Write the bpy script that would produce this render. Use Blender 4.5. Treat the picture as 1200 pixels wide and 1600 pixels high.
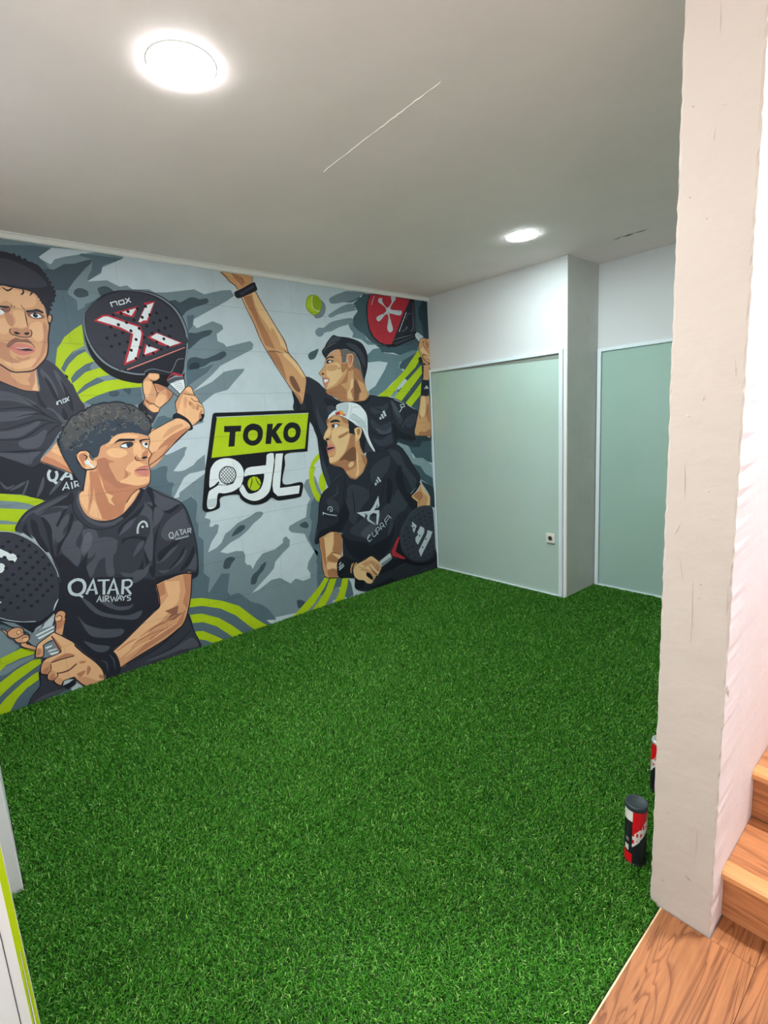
import bpy, bmesh, math, random
import numpy as np
from mathutils import Matrix, Vector
from mathutils.geometry import tessellate_polygon
for o in list(bpy.data.objects): bpy.data.objects.remove(o)
S = bpy.context.scene
COL = S.collection
random.seed(7)
# ---------------------------------------------------------------- camera
cam_d = bpy.data.cameras.new('camera'); cam = bpy.data.objects.new('camera', cam_d); COL.objects.link(cam)
cam_d.sensor_fit = 'HORIZONTAL'; cam_d.sensor_width = 36.0; cam_d.lens = 23.8217
cam_d.clip_start = 0.02
cam.matrix_world = Matrix([[0.655163, -0.094942, 0.749499, 3.456693], [0.753122, 0.160521, -0.637997, -3.625766], [-0.059738, 0.982456, 0.17667, 1.504787], [0.0, 0.0, 0.0, 1.0]])
S.camera = cam
# ---------------------------------------------------------------- world, exposure
WORLD = 3.2                 # overcast daylight let in by the window added behind the camera
W = bpy.data.worlds.new('world'); S.world = W; W.use_nodes = True
W.node_tree.nodes['Background'].inputs[0].default_value = (0.9, 0.95, 1, 1)
W.node_tree.nodes['Background'].inputs[1].default_value = WORLD
S.view_settings.view_transform = 'Standard'; S.view_settings.look = 'None'
S.view_settings.gamma = 1.0; S.view_settings.use_curve_mapping = False
S.view_settings.exposure = 0.0
H = 2.6                     # ceiling height
LAMP_COOL = 600.0           # radiance of the two round ceiling lights over the turf
ADDED_HALL = 30.0           # radiance of the unseen globe lights added to warm the hall
ADDED_STAIR = 1150.0

# ---------------------------------------------------------------- helpers
def lin(c):
    return tuple(((v/255)/12.92 if v/255 <= .04045 else ((v/255+.055)/1.055)**2.4) for v in c[:3])
def mat(name, rgb, rough=.6, metal=0, spec=.5, emit=None, es=0, bump=0, bscale=20, var=0, vscale=3, coat=0):
    m = bpy.data.materials.new(name); m.use_nodes = True
    nt = m.node_tree; b = nt.nodes['Principled BSDF']
    c = lin(rgb) + (1,)
    b.inputs['Base Color'].default_value = c
    b.inputs['Roughness'].default_value = rough; b.inputs['Metallic'].default_value = metal
    b.inputs['Specular IOR Level'].default_value = spec
    b.inputs['Coat Weight'].default_value = coat
    if emit: b.inputs['Emission Color'].default_value = tuple(emit)+(1,); b.inputs['Emission Strength'].default_value = es
    tc = nt.nodes.new('ShaderNodeTexCoord')
    if bump:
        n = nt.nodes.new('ShaderNodeTexNoise'); n.inputs['Scale'].default_value = bscale; n.inputs['Detail'].default_value = 5
        nt.links.new(tc.outputs['Object'], n.inputs['Vector'])
        bp = nt.nodes.new('ShaderNodeBump'); bp.inputs['Strength'].default_value = bump; bp.inputs['Distance'].default_value = .01
        nt.links.new(n.outputs['Fac'], bp.inputs['Height']); nt.links.new(bp.outputs['Normal'], b.inputs['Normal'])
    if var:
        n = nt.nodes.new('ShaderNodeTexNoise'); n.inputs['Scale'].default_value = vscale; n.inputs['Detail'].default_value = 6
        n.inputs['Roughness'].default_value = .65
        nt.links.new(tc.outputs['Object'], n.inputs['Vector'])
        r = nt.nodes.new('ShaderNodeMapRange'); r.inputs[1].default_value = .3; r.inputs[2].default_value = .7
        r.inputs[3].default_value = 1-var; r.inputs[4].default_value = 1+var
        nt.links.new(n.outputs['Fac'], r.inputs[0])
        mx = nt.nodes.new('ShaderNodeVectorMath'); mx.operation = 'SCALE'; mx.inputs[0].default_value = c[:3]
        nt.links.new(r.outputs[0], mx.inputs['Scale']); nt.links.new(mx.outputs[0], b.inputs['Base Color'])
    return m
def link(name, me, m=None, parent=None):
    o = bpy.data.objects.new(name, me); COL.objects.link(o)
    if m is not None: me.materials.append(m)
    if parent: o.parent = parent
    return o
def bm_obj(name, bm, m, parent=None, smooth=False):
    me = bpy.data.meshes.new(name); bm.normal_update(); bm.to_mesh(me); bm.free()
    if smooth:
        for p in me.polygons: p.use_smooth = True
    return link(name, me, m, parent)
def add_box(bm, x0, x1, y0, y1, z0, z1, bev=0):
    r = bmesh.ops.create_cube(bm, size=1)
    vs = r['verts']
    for v in vs:
        v.co = Vector((x0+(v.co.x+.5)*(x1-x0), y0+(v.co.y+.5)*(y1-y0), z0+(v.co.z+.5)*(z1-z0)))
    if bev:
        es = {e for v in vs for e in v.link_edges}
        bmesh.ops.bevel(bm, geom=list(es), offset=bev, segments=2, affect='EDGES', profile=.5)
def box(name, x0, x1, y0, y1, z0, z1, m, parent=None, bev=0):
    bm = bmesh.new(); add_box(bm, x0, x1, y0, y1, z0, z1, bev)
    return bm_obj(name, bm, m, parent)
def lathe(name, prof, m, parent=None, seg=48, smooth=True):
    bm = bmesh.new(); rings = []
    for r, z in prof:
        if r <= 1e-6: rings.append([bm.verts.new((0, 0, z))])
        else: rings.append([bm.verts.new((r*math.cos(2*math.pi*i/seg), r*math.sin(2*math.pi*i/seg), z)) for i in range(seg)])
    for a, b in zip(rings, rings[1:]):
        for i in range(seg):
            j = (i+1) % seg
            if len(a) == 1 and len(b) > 1: bm.faces.new((a[0], b[i], b[j]))
            elif len(b) == 1 and len(a) > 1: bm.faces.new((a[i], a[j], b[0]))
            elif len(a) > 1: bm.faces.new((a[i], a[j], b[j], b[i]))
    bmesh.ops.recalc_face_normals(bm, faces=bm.faces)
    return bm_obj(name, bm, m, parent, smooth)
def struct(o): o['kind'] = 'structure'; return o
def thing(name, label, cat, loc=(0,0,0), group=None):
    o = bpy.data.objects.new(name, None); COL.objects.link(o); o.location = loc; o.empty_display_size = .1
    o['label'] = label; o['category'] = cat
    if group: o['group'] = group
    return o
def tag(o, label, cat, group=None, kind=None):
    o['label'] = label; o['category'] = cat
    if group: o['group'] = group
    if kind: o['kind'] = kind
    return o

# ---------------------------------------------------------------- materials
def plaster(name, rgb, var=.04, bump=.25, rough=.75, marks=0, mark_rgb=(150,140,120)):
    m = mat(name, rgb, rough=rough, bump=bump, bscale=9, var=var, vscale=2.2, spec=.3)
    if marks:
        nt = m.node_tree; b = nt.nodes['Principled BSDF']
        src = b.inputs['Base Color'].links[0].from_socket
        tc = nt.nodes.new('ShaderNodeTexCoord')
        n = nt.nodes.new('ShaderNodeTexNoise'); n.inputs['Scale'].default_value = 11; n.inputs['Detail'].default_value = 8; n.inputs['Roughness'].default_value = .7
        nt.links.new(tc.outputs['Object'], n.inputs['Vector'])
        r = nt.nodes.new('ShaderNodeMapRange'); r.inputs[1].default_value = .60; r.inputs[2].default_value = .74; r.inputs[3].default_value = 0; r.inputs[4].default_value = marks
        nt.links.new(n.outputs['Fac'], r.inputs[0])
        mx = nt.nodes.new('ShaderNodeMix'); mx.data_type = 'RGBA'
        mx.inputs['B'].default_value = lin(mark_rgb)+(1,)
        nt.links.new(r.outputs[0], mx.inputs['Factor']); nt.links.new(src, mx.inputs['A']); nt.links.new(mx.outputs['Result'], b.inputs['Base Color'])
    return m
M = {}
M['ceiling'] = plaster('ceiling_paint', (240,228,224), .035, .12)
M['wall_white'] = plaster('white_wall_paint', (208,211,212), .02, .08)
M['wall_grey'] = plaster('grey_skim_plaster', (206,208,204), .07, .2, marks=.25)
M['mural_wall'] = plaster('mural_wall_plaster', (190,200,204), .03, .1)
M['pillar'] = plaster('cream_pillar_paint', (188,179,170), .03, .45, marks=.25, mark_rgb=(172,160,140))
M['pillar_side'] = plaster('white_stair_wall_paint', (242,238,242), .02, .3, marks=.15, mark_rgb=(200,180,165))  # stair side coloured lighter to carry the light falling on it
M['trim'] = mat('white_trim_gloss', (235,236,232), .4)
M['alu'] = mat('white_powder_coated_aluminium', (222,234,240), .35, spec=.5)
M['seal'] = mat('grey_rubber_seal', (120,132,130), .6)
M['glass'] = mat('frosted_green_glass', (178,202,193), .09, spec=.7, var=.03, vscale=1.5)
M['glass2'] = mat('frosted_teal_glass', (160,190,179), .09, spec=.7, var=.03, vscale=1.5)
M['plastic'] = mat('ivory_socket_plastic', (222,222,214), .35)
M['dark'] = mat('dark_socket_hole', (40,42,42), .5)
M['lime'] = mat('lime_edge_paint', (178,206,16), .35)
M['panelw'] = mat('white_door_panel', (236,236,240), .4, bump=.05)
M['seam'] = mat('dark_seam', (60,62,74), .6)
M['crack'] = mat('dark_crack', (30,32,30), .9)
M['filler'] = mat('pale_filler', (246,236,228), .8, bump=.3, bscale=60)

# wood
def wood(name, c1, c2, c3, scale=1.0, axis='Y'):
    m = bpy.data.materials.new(name); m.use_nodes = True; nt = m.node_tree; b = nt.nodes['Principled BSDF']
    N = nt.nodes.new; Lk = nt.links.new
    tc = N('ShaderNodeTexCoord'); mp = N('ShaderNodeMapping')
    mp.inputs['Scale'].default_value = (15*scale, 1.3*scale, 15*scale) if axis == 'Y' else (1.1*scale, 9*scale, 9*scale)
    oi = N('ShaderNodeObjectInfo'); ad = N('ShaderNodeVectorMath'); ad.operation = 'ADD'
    sc = N('ShaderNodeVectorMath'); sc.operation = 'SCALE'; sc.inputs[0].default_value = (3.1, 7.7, 1.3)
    Lk(oi.outputs['Random'], sc.inputs['Scale']); Lk(tc.outputs['Object'], ad.inputs[0]); Lk(sc.outputs[0], ad.inputs[1])
    Lk(ad.outputs[0], mp.inputs['Vector'])
    n1 = N('ShaderNodeTexNoise'); n1.inputs['Scale'].default_value = .8; n1.inputs['Detail'].default_value = 3; n1.inputs['Distortion'].default_value = .8
    Lk(mp.outputs[0], n1.inputs['Vector'])
    mm = N('ShaderNodeMath'); mm.operation = 'MULTIPLY'; mm.inputs[1].default_value = 13; Lk(n1.outputs['Fac'], mm.inputs[0])
    fr = N('ShaderNodeMath'); fr.operation = 'FRACT'; Lk(mm.outputs[0], fr.inputs[0])
    r1 = N('ShaderNodeValToRGB'); Lk(fr.outputs[0], r1.inputs[0])
    e = r1.color_ramp.elements; e[0].position = 0; e[0].color = lin(c2)+(1,); e[1].position = .35; e[1].color = lin(c1)+(1,)
    k = r1.color_ramp.elements.new(.85); k.color = lin(c1)+(1,); k = r1.color_ramp.elements.new(1); k.color = lin(c3)+(1,)
    n2 = N('ShaderNodeTexNoise'); n2.inputs['Scale'].default_value = 14; n2.inputs['Detail'].default_value = 6; n2.inputs['Roughness'].default_value = .7
    mp2 = N('ShaderNodeMapping'); mp2.inputs['Scale'].default_value = (6, .35, 6) if axis == 'Y' else (.35, 6, 6)
    Lk(ad.outputs[0], mp2.inputs['Vector']); Lk(mp2.outputs[0], n2.inputs['Vector'])
    rr = N('ShaderNodeMapRange'); rr.inputs[1].default_value = .3; rr.inputs[2].default_value = .7; rr.inputs[3].default_value = .74; rr.inputs[4].default_value = 1.16
    Lk(n2.outputs['Fac'], rr.inputs[0])
    vm = N('ShaderNodeVectorMath'); vm.operation = 'SCALE'; Lk(r1.outputs['Color'], vm.inputs[0]); Lk(rr.outputs[0], vm.inputs['Scale'])
    Lk(vm.outputs[0], b.inputs['Base Color'])
    b.inputs['Roughness'].default_value = .38; b.inputs['Specular IOR Level'].default_value = .35
    bp = N('ShaderNodeBump'); bp.inputs['Strength'].default_value = .1; bp.inputs['Distance'].default_value = .003
    Lk(n2.outputs['Fac'], bp.inputs['Height']); Lk(bp.outputs[0], b.inputs['Normal'])
    return m
M['wood'] = wood('oak_laminate', (158,105,67), (116,70,42), (144,93,58))
M['stair'] = wood('stair_laminate', (190,128,84), (160,102,64), (172,112,72), .8, 'X')
M['nosing'] = mat('wooden_stair_nosing', (214,152,96), .35, var=.06, vscale=8)

# vertex-colour paint
def vcol_mat(name, rough=.6, coat=0, var=.05):
    m = bpy.data.materials.new(name); m.use_nodes = True; nt = m.node_tree; b = nt.nodes['Principled BSDF']
    a = nt.nodes.new('ShaderNodeAttribute'); a.attribute_name = 'col'
    tc = nt.nodes.new('ShaderNodeTexCoord')
    n = nt.nodes.new('ShaderNodeTexNoise'); n.inputs['Scale'].default_value = 7; n.inputs['Detail'].default_value = 7; n.inputs['Roughness'].default_value = .6
    nt.links.new(tc.outputs['Object'], n.inputs['Vector'])
    r = nt.nodes.new('ShaderNodeMapRange'); r.inputs[1].default_value = .3; r.inputs[2].default_value = .7; r.inputs[3].default_value = 1-var; r.inputs[4].default_value = 1+var
    nt.links.new(n.outputs['Fac'], r.inputs[0])
    v = nt.nodes.new('ShaderNodeVectorMath'); v.operation = 'SCALE'
    nt.links.new(a.outputs['Color'], v.inputs[0]); nt.links.new(r.outputs[0], v.inputs['Scale']); nt.links.new(v.outputs[0], b.inputs['Base Color'])
    b.inputs['Roughness'].default_value = rough; b.inputs['Coat Weight'].default_value = coat; b.inputs['Specular IOR Level'].default_value = .3
    return m
M['paint'] = vcol_mat('mural_wall_paint')
M['print'] = vcol_mat('printed_tube_label', .3, 0, .01)
def set_col(me, cols):
    at = me.color_attributes.new('col', 'FLOAT_COLOR', 'CORNER')
    arr = np.ones((len(me.loops), 4), np.float32); k = 0
    for p, c in zip(me.polygons, cols):
        arr[p.loop_start:p.loop_start+p.loop_total, :3] = c
    at.data.foreach_set('color', arr.ravel())

# ---------------------------------------------------------------- shell
XP0, XP1, YP = 2.934, 3.095, -2.20      # pillar / stair wall
W1, DR = 1.403, 0.464                   # pilaster corner, recess depth
XR, YB = 4.15, -5.2                     # hall right wall, wall behind camera
floor = struct(box('floor', -.1, XR+.1, YB-.1, 3.0, -.12, -.02, mat('floor_screed', (120,118,112), .9)))
ceil = struct(box('ceiling', -.1, XP0+.02, YB-.1, DR+.1, H, H+.12, M['ceiling']))
hc = struct(box('ceiling_hall', XP0+.02, XR+.1, YB-.1, YP, H, H+.12, M['ceiling']))
struct(box('wall_left', -.12, 0, -3.75, .1, -.02, H, M['mural_wall']))
struct(box('wall_back', 0, W1, 0, DR+.1, -.02, H, M['wall_white']))
struct(box('trim_pilaster', W1, W1+.004, .0005, DR, -.02, H, M['wall_grey']))
struct(box('wall_recess', W1, XP0, DR, DR+.1, -.02, H, M['wall_white']))
# stair wall (its end is the cream pillar face), slightly uneven edges
def rough_box(name, x0, x1, y0, y1, z0, z1, m, seed, amp=.0019, n=240, ny=6):
    rnd = random.Random(seed); bm = bmesh.new(); G = []
    jit = lambda: rnd.uniform(-amp, amp)
    zs = [z0+(z1-z0)*i/n for i in range(n+1)]
    ys = [y0+(y1-y0)*(j/ny)**2 for j in range(ny+1)]
    outline = [(x0,y0),(x0+.006,y0),(x0+(x1-x0)*.3,y0),(x0+(x1-x0)*.6,y0),(x1-.006,y0),(x1,y0)] + [(x1,y) for y in ys[1:]] + [(x0,y) for y in ys[:0:-1]]
    ringv = []
    off = [jit() for _ in outline]
    for z in zs:
        row = []
        for i, (x, y) in enumerate(outline):
            cx = x + (jit()*.8 if i in (0,5) else jit()*.12); cy = y + (jit()*.8+.001 if i in (0,5) else jit()*.1)
            row.append(bm.verts.new((cx, cy, z)))
        ringv.append(row)
    k = len(outline)
    for a, b in zip(ringv, ringv[1:]):
        for i in range(k):
            f = bm.faces.new((a[i], a[(i+1)%k], b[(i+1)%k], b[i]))
            f.material_index = 1 if i in range(5, 5+ny) else 0
    bm.faces.new(ringv[0][::-1]); bm.faces.new(ringv[-1])
    bmesh.ops.recalc_face_normals(bm, faces=bm.faces)
    o = bm_obj(name, bm, m); o.data.materials.append(M['pillar_side']); return o
wst = struct(rough_box('wall_stair', XP0, XP1, YP, 2.9, -.02, 4.6, M['pillar'], 3))
def ridge(x0, z0, x1, z1, w, h=.0018, m=None, name='plaster_ridge'):
    bm = bmesh.new(); n = 14; rows = []; rr = random.Random(int(z0*1000))
    d = Vector((x1-x0, z1-z0)); nn = Vector((-d.y, d.x)).normalized()
    for i in range(n+1):
        t = i/n; k = max(.05, math.sin(math.pi*t))*rr.uniform(.75, 1.15); px, pz = x0+d.x*t+nn.x*rr.uniform(-.0006,.0006), z0+d.y*t
        rows.append([bm.verts.new((px+nn.x*s*w*k, YP-.0002-(h*k if s == 0 else -.0012), pz+nn.y*s*w*k)) for s in (-1, 0, 1)])
    for p, q in zip(rows, rows[1:]):
        for j in (0, 1): bm.faces.new((p[j], p[j+1], q[j+1], q[j]))
    bmesh.ops.recalc_face_normals(bm, faces=bm.faces)
    bm_obj(name, bm, m or M['pillar'], wst, True)
scuff = mat('scuff_stain', (168,154,132), .8, var=.12, vscale=60); hole = mat('nail_hole', (96,88,78), .9)
for a in [(3.0054, 2.3516, 3.0075, 2.2855, 0.003), (3.006, 2.1137, 3.0052, 2.0779, 0.004), (3.0079, 1.0482, 3.0097, 0.8631, 0.0022), (2.9754, 1.3599, 2.9795, 1.2577, 0.002), (3.0847, 1.0638, 3.086, 0.9578, 0.003), (3.0092, 2.1506, 3.0305, 2.1423, 0.0022), (3.049, 0.4946, 3.0757, 0.4858, 0.0025), (2.9736, 1.474, 2.9855, 1.4671, 0.005), (3.0263, 1.2889, 3.0352, 1.2798, 0.004), (2.9715, 1.1943, 2.9588, 1.1617, 0.002), (2.9735, 1.1047, 2.9821, 1.0447, 0.0018), (3.0114, 1.5229, 3.0109, 1.503, 0.002), (3.0713, 1.5982, 3.0762, 1.5543, 0.003), (3.0495, 0.3402, 3.0493, 0.2363, 0.0018), (2.9652, 0.3611, 2.9767, 0.3321, 0.002), (3.0962, 0.7846, 3.1022, 0.7512, 0.003)]: ridge(*a)
for x, z, w in ((3.0313,0.1551,.011), (2.9656,0.0996,.006)): ridge(x-w, z+w*.5, x+w, z-w*.4, w*.6, .0013, scuff, 'scuff_mark')
for x, z in [(2.9597, 2.1689), (2.9611, 1.9776), (2.9998, 1.9197), (3.0262, 1.0381), (3.0249, 1.0013)]: ridge(x-.0022, z, x+.0022, z+.0006, .0016, .0012, hole, 'nail_hole')
struct(box('wall_right', XR, XR+.1, YB, 3.0, -.02, 4.6, M['wall_white']))
WX0, WX1, WZ0, WZ1 = 2.32, 4.06, .12, 2.45          # unseen window opening added behind the camera to brighten the room
bm = bmesh.new()
for a in ((-.1, WX0, -.02, H), (WX1, XR+.1, -.02, H), (WX0, WX1, -.02, WZ0), (WX0, WX1, WZ1, H)): add_box(bm, a[0], a[1], YB-.1, YB, a[2], a[3])
struct(bm_obj('wall_front', bm, M['wall_white']))
w3 = struct(bpy.data.objects.new('window_3', None)); COL.objects.link(w3); w3.location = (WX0, YB, 0)
for a in ((0, .05, WZ0, WZ1), (WX1-WX0-.05, WX1-WX0, WZ0, WZ1), (.85, .89, WZ0, WZ1)):
    bm = bmesh.new(); add_box(bm, a[0]+.0005, a[1]-.0005, -.08, -.03, a[2]+.0005, a[3]-.0005); bm_obj('frame_post', bm, M['alu'], w3)
for a in ((WZ0, WZ0+.05), (WZ1-.05, WZ1)):
    bm = bmesh.new(); add_box(bm, .051, .849, -.08, -.03, a[0]+.0005, a[1]-.0005); add_box(bm, .891, WX1-WX0-.051, -.08, -.03, a[0]+.0005, a[1]-.0005); bm_obj('frame_rail', bm, M['alu'], w3)
pl_ = bpy.data.lights.new('window_daylight_portal', 'AREA'); pl_.shape = 'RECTANGLE'; pl_.size = WX1-WX0; pl_.size_y = WZ1-WZ0; pl_.cycles.is_portal = True
po_ = bpy.data.objects.new('window_daylight_portal', pl_); COL.objects.link(po_); po_.location = ((WX0+WX1)/2, YB-.11, (WZ0+WZ1)/2); po_.rotation_euler = (math.radians(90), 0, 0)
struct(box('wall_stair_end', XP1, XR, 2.9, 3.0, -.02, 4.6, M['wall_white']))
struct(box('wall_stair_header', XP1, XR, YP-.1, YP, H+.12, 4.6, M['wall_white']))
struct(box('ceiling_stair', XP0, XR+.1, YP-.1, 3.0, 4.6, 4.7, M['ceiling']))
# left stub wall and the lime-edged door jamb in front of it
struct(box('wall_stub', 0, 1.466, -3.76, -3.652, -.02, H, M['panelw'], bev=.003))
jamb = struct(box('wall_partition', 2.182, 2.2, YB, -3.6635, -.02, H, M['panelw'], bev=.0015))
struct(box('wall_alcove', 0, 2.181, -3.86, -3.762, -.02, H, M['wall_white']))
def strip(name, y0, y1, z0, z1, m, t=.0015, y0t=None, y1t=None):
    y0t = y0 if y0t is None else y0t; y1t = y1 if y1t is None else y1t
    bm = bmesh.new(); x0, x1 = 2.1995, 2.2+t
    v = [bm.verts.new(p) for p in [(x0,y0,z0),(x1,y0,z0),(x1,y1,z0),(x0,y1,z0),(x0,y0t,z1),(x1,y0t,z1),(x1,y1t,z1),(x0,y1t,z1)]]
    for f in [(0,1,2,3),(4,7,6,5),(0,4,5,1),(1,5,6,2),(2,6,7,3),(3,7,4,0)]: bm.faces.new([v[i] for i in f])
    bmesh.ops.recalc_face_normals(bm, faces=bm.faces)
    return bm_obj(name, bm, m, jamb)
strip('lime_edge_band', -3.6765, -3.6645, 0, 2.6, M['lime'])
strip('white_streak', -3.6735, -3.6700, 0, .42, M['panelw'], .0025, -3.6705, -3.6698)  # thin pale strip drawing the gloss highlight on the lime band
strip('grey_streak', -3.6768, -3.6735, 0, .42, M['seal'], .0022, -3.6712, -3.6705)
strip('panel_seam', -3.6958, -3.6942, 0, 2.6, M['seam'], .0006)

# ceiling details
bm = bmesh.new()
rnd = random.Random(5); a = []; n = 40
for i in range(n+1):
    t = i/n; x = 1.46+.72*t; y = -2.157-.02*t+rnd.uniform(-.0015,.0015); w = (.001+.007*math.sin(math.pi*t))*(1+rnd.uniform(-.3,.3))
    a.append((bm.verts.new((x,y-w,H+.002)), bm.verts.new((x,y,H-.0012-.0018*rnd.random())), bm.verts.new((x,y+w,H+.002))))
for p, q in zip(a, a[1:]):
    bm.faces.new((p[0],q[0],q[1],p[1])); bm.faces.new((p[1],q[1],q[2],p[2]))
bmesh.ops.recalc_face_normals(bm, faces=bm.faces)
bm_obj('filler_ridge', bm, M['filler'], ceil)
bm = bmesh.new(); a = []; n = 34
for i in range(n+1):
    t = i/n; x = 1.735+.235*t; y = -.02+.006*math.sin(t*17)+rnd.uniform(-.004,.004); w = (.0012+.009*abs(math.sin(t*9+.6))*math.sin(math.pi*t))
    a.append((bm.verts.new((x,y-w,H-.0012)), bm.verts.new((x,y+w,H-.0012))))
for p, q in zip(a, a[1:]): bm.faces.new((p[0],p[1],q[1],q[0]))
bm_obj('crack', bm, M['crack'], ceil)
# cornice trim over the mural: a double-ridged white strip that wavers a little
bm = bmesh.new(); prof = [(0,2.564),(.016,2.564),(.020,2.568),(.020,2.586),(.015,2.588),(.015,2.591),(.024,2.593),(.024,2.5985),(0,2.6)]
rows = []
for i in range(61):
    y = -3.65+3.65*i/60; j = rnd.uniform(-.0015,.0015)
    rows.append([bm.verts.new((x, y, min(z+j*(1 if z<2.59 else .3), 2.5995))) for x, z in prof])
for p, q in zip(rows, rows[1:]):
    for i in range(len(prof)-1): bm.faces.new((p[i], p[i+1], q[i+1], q[i]))
bm.faces.new(rows[0]); bm.faces.new(rows[-1][::-1])
bmesh.ops.recalc_face_normals(bm, faces=bm.faces)
struct(bm_obj('trim_1', bm, M['trim']))

# ---------------------------------------------------------------- framed glass panels
def panel(n, x0, x1, ywall, ztop, mg, bottom=.0):
    root = bpy.data.objects.new('window_%d' % n, None); COL.objects.link(root); root.location = (x0, ywall, 0); root['kind'] = 'structure'
    def bx(name, a, b, y0, y1, z0, z1, m, bev=.002):
        bm = bmesh.new(); add_box(bm, a-x0, b-x0, y0, y1, z0, z1, bev); return bm_obj(name, bm, m, root)
    fw = .030
    pa = x0+fw*(.5 if n==1 else 1)+.0003; pb = x1-fw-.0003
    bx('frame_rail', pa, pb, -.0215, -.001, ztop-.026, ztop, M['alu'])
    bx('frame_rail', pa, pb, -.0215, -.001, bottom, bottom+.018, M['alu'])
    bx('frame_post', x0, x0+fw*(.5 if n==1 else 1), -.022, -.001, bottom, ztop, M['alu'])
    bx('frame_post', x1-fw, x1, -.022, -.001, bottom, ztop, M['alu'])
    xi0, xi1 = x0+fw*(.5 if n==1 else 1), x1-fw
    bx('glass_pane', xi0, xi1, -.0065, -.0005, bottom+.018, ztop-.026, mg, 0)
    bx('rubber_seal', xi0, xi0+.004, -.010, -.006, bottom+.018, ztop-.026, M['seal'], 0)
    bx('rubber_seal', xi1-.004, xi1, -.010, -.006, bottom+.018, ztop-.026, M['seal'], 0)
    return root
w1 = panel(1, .002, 1.378, 0, 1.950, M['glass'])
# grey wedge across the top of the pane, deeper to the right
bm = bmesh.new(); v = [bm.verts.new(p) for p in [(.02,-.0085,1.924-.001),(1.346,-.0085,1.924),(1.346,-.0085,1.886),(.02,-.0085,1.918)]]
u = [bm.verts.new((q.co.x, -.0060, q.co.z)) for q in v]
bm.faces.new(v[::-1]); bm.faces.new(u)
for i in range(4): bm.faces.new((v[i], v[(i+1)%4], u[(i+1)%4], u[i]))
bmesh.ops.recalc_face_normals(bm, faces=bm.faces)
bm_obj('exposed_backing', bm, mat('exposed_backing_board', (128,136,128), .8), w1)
w2 = panel(2, W1+.012, XP0-.01, DR, 1.965, M['glass2'])
struct(box('trim_corner', 1.3815, 1.4020, -.004, .0, 0, 1.9, M['trim']))

# wall socket
ws = thing('wall_socket', 'small square white wall socket low on the green glass panel', 'socket', (1.272, -.0066, .487))
def lbox(name, a, b, c, d, e, f, m, par, bev=0):
    bm = bmesh.new(); add_box(bm, a, b, c, d, e, f, bev); return bm_obj(name, bm, m, par)
lbox('face_plate', -.040, .040, -.010, 0, -.040, .040, M['plastic'], ws, .004)
def ring(name, r0, r1, y0, y1, m, par):
    o = lathe(name, [(r0, 0), (r1, 0), (r1, y1-y0), (r0, y1-y0), (r0, 0)], m, par, 32); o.rotation_euler = (math.pi/2, 0, 0); o.location = (0, y1, 0); return o
ring('socket_ring', .019, .023, -.014, -.009, M['plastic'], ws)
o = lathe('socket_well', [(0, 0), (.019, 0), (.019, .002), (0, .002)], M['dark'], ws, 32); o.rotation_euler = (math.pi/2, 0, 0); o.location = (0, -.0098, 0)
for s in (-1, 1): 
    o = lathe('socket_pin', [(0, 0), (.0025, 0), (.0025, .002), (0, .002)], M['seal'], ws, 12); o.rotation_euler = (math.pi/2, 0, 0); o.location = (s*.0095, -.0119, 0)
lbox('socket_lip', -.034, .034, -.006, 0, -.049, -.0402, M['seal'], ws, .001)

# ---------------------------------------------------------------- ceiling lights
def ceiling_light(x, y, label, power, rgb, r=.1, z=H):
    t = thing('ceiling_light', label, 'light', (x, y, z))
    lathe('light_rim', [(r, 0), (r*1.04, 0), (r*1.035, -.0012), (r*1.01, -.0018), (r, -.0018), (r, 0)], M['trim'], t, 64)
    em = mat('lit_diffuser', (255,255,255), .5, emit=rgb, es=power)
    lathe('diffuser', [(r*.995, -.0005), (r*.98, -.0032), (r*.93, -.0042), (r*.8, -.0042), (r*.4, -.0055), (0, -.006)], em, t, 64)
    return t
ceiling_light(1.773, -2.888, 'round white ceiling light nearest the viewer, above the turf', LAMP_COOL, (.95, .98, 1), .098)
ceiling_light(1.458, -.640, 'round white ceiling light at the far end near the glass panels', LAMP_COOL*.34, (.85, 1, 1), .098)
def added_globe(x, y, z, r, power, label):  # unseen globe light, added to brighten the ceiling and hall side
    t = thing('pendant_lamp', label, 'lamp', (x, y, H), 'globe lamps in the hall')
    lathe('ceiling_rose', [(0, 0), (.05, 0), (.05, -.012), (.012, -.03), (0, -.03)], M['trim'], t, 32)
    lathe('cord', [(.003, -.028), (.003, z-H+r+.02)], M['dark'], t, 12)
    lathe('lamp_holder', [(0, z-H+r+.03), (.02, z-H+r+.03), (.024, z-H+r-.008), (0, z-H+r-.008)], M['alu'], t, 24)
    em = mat('lit_opal_globe', (255,255,255), .5, emit=(1, .84, .70), es=power)
    lathe('glass_globe', [(r*math.sin(a*math.pi/24), z-H+r*math.cos(a*math.pi/24)) for a in range(25)], em, t, 32)
added_globe(3.86, -3.35, 2.0, .13, ADDED_HALL*.5, 'warm glass globe lamp hanging in the hall close to the stairs')
added_globe(2.80, -4.15, 2.05, .13, ADDED_HALL*1.15, 'warm glass globe lamp hanging in the hall behind the white partition')
ceiling_light(3.75, -1.5, 'round warm ceiling light high over the wooden stairs', ADDED_STAIR, (.98, .98, 1), .12, 4.6)  # out of view, added to brighten the stair side of the pillar

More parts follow.
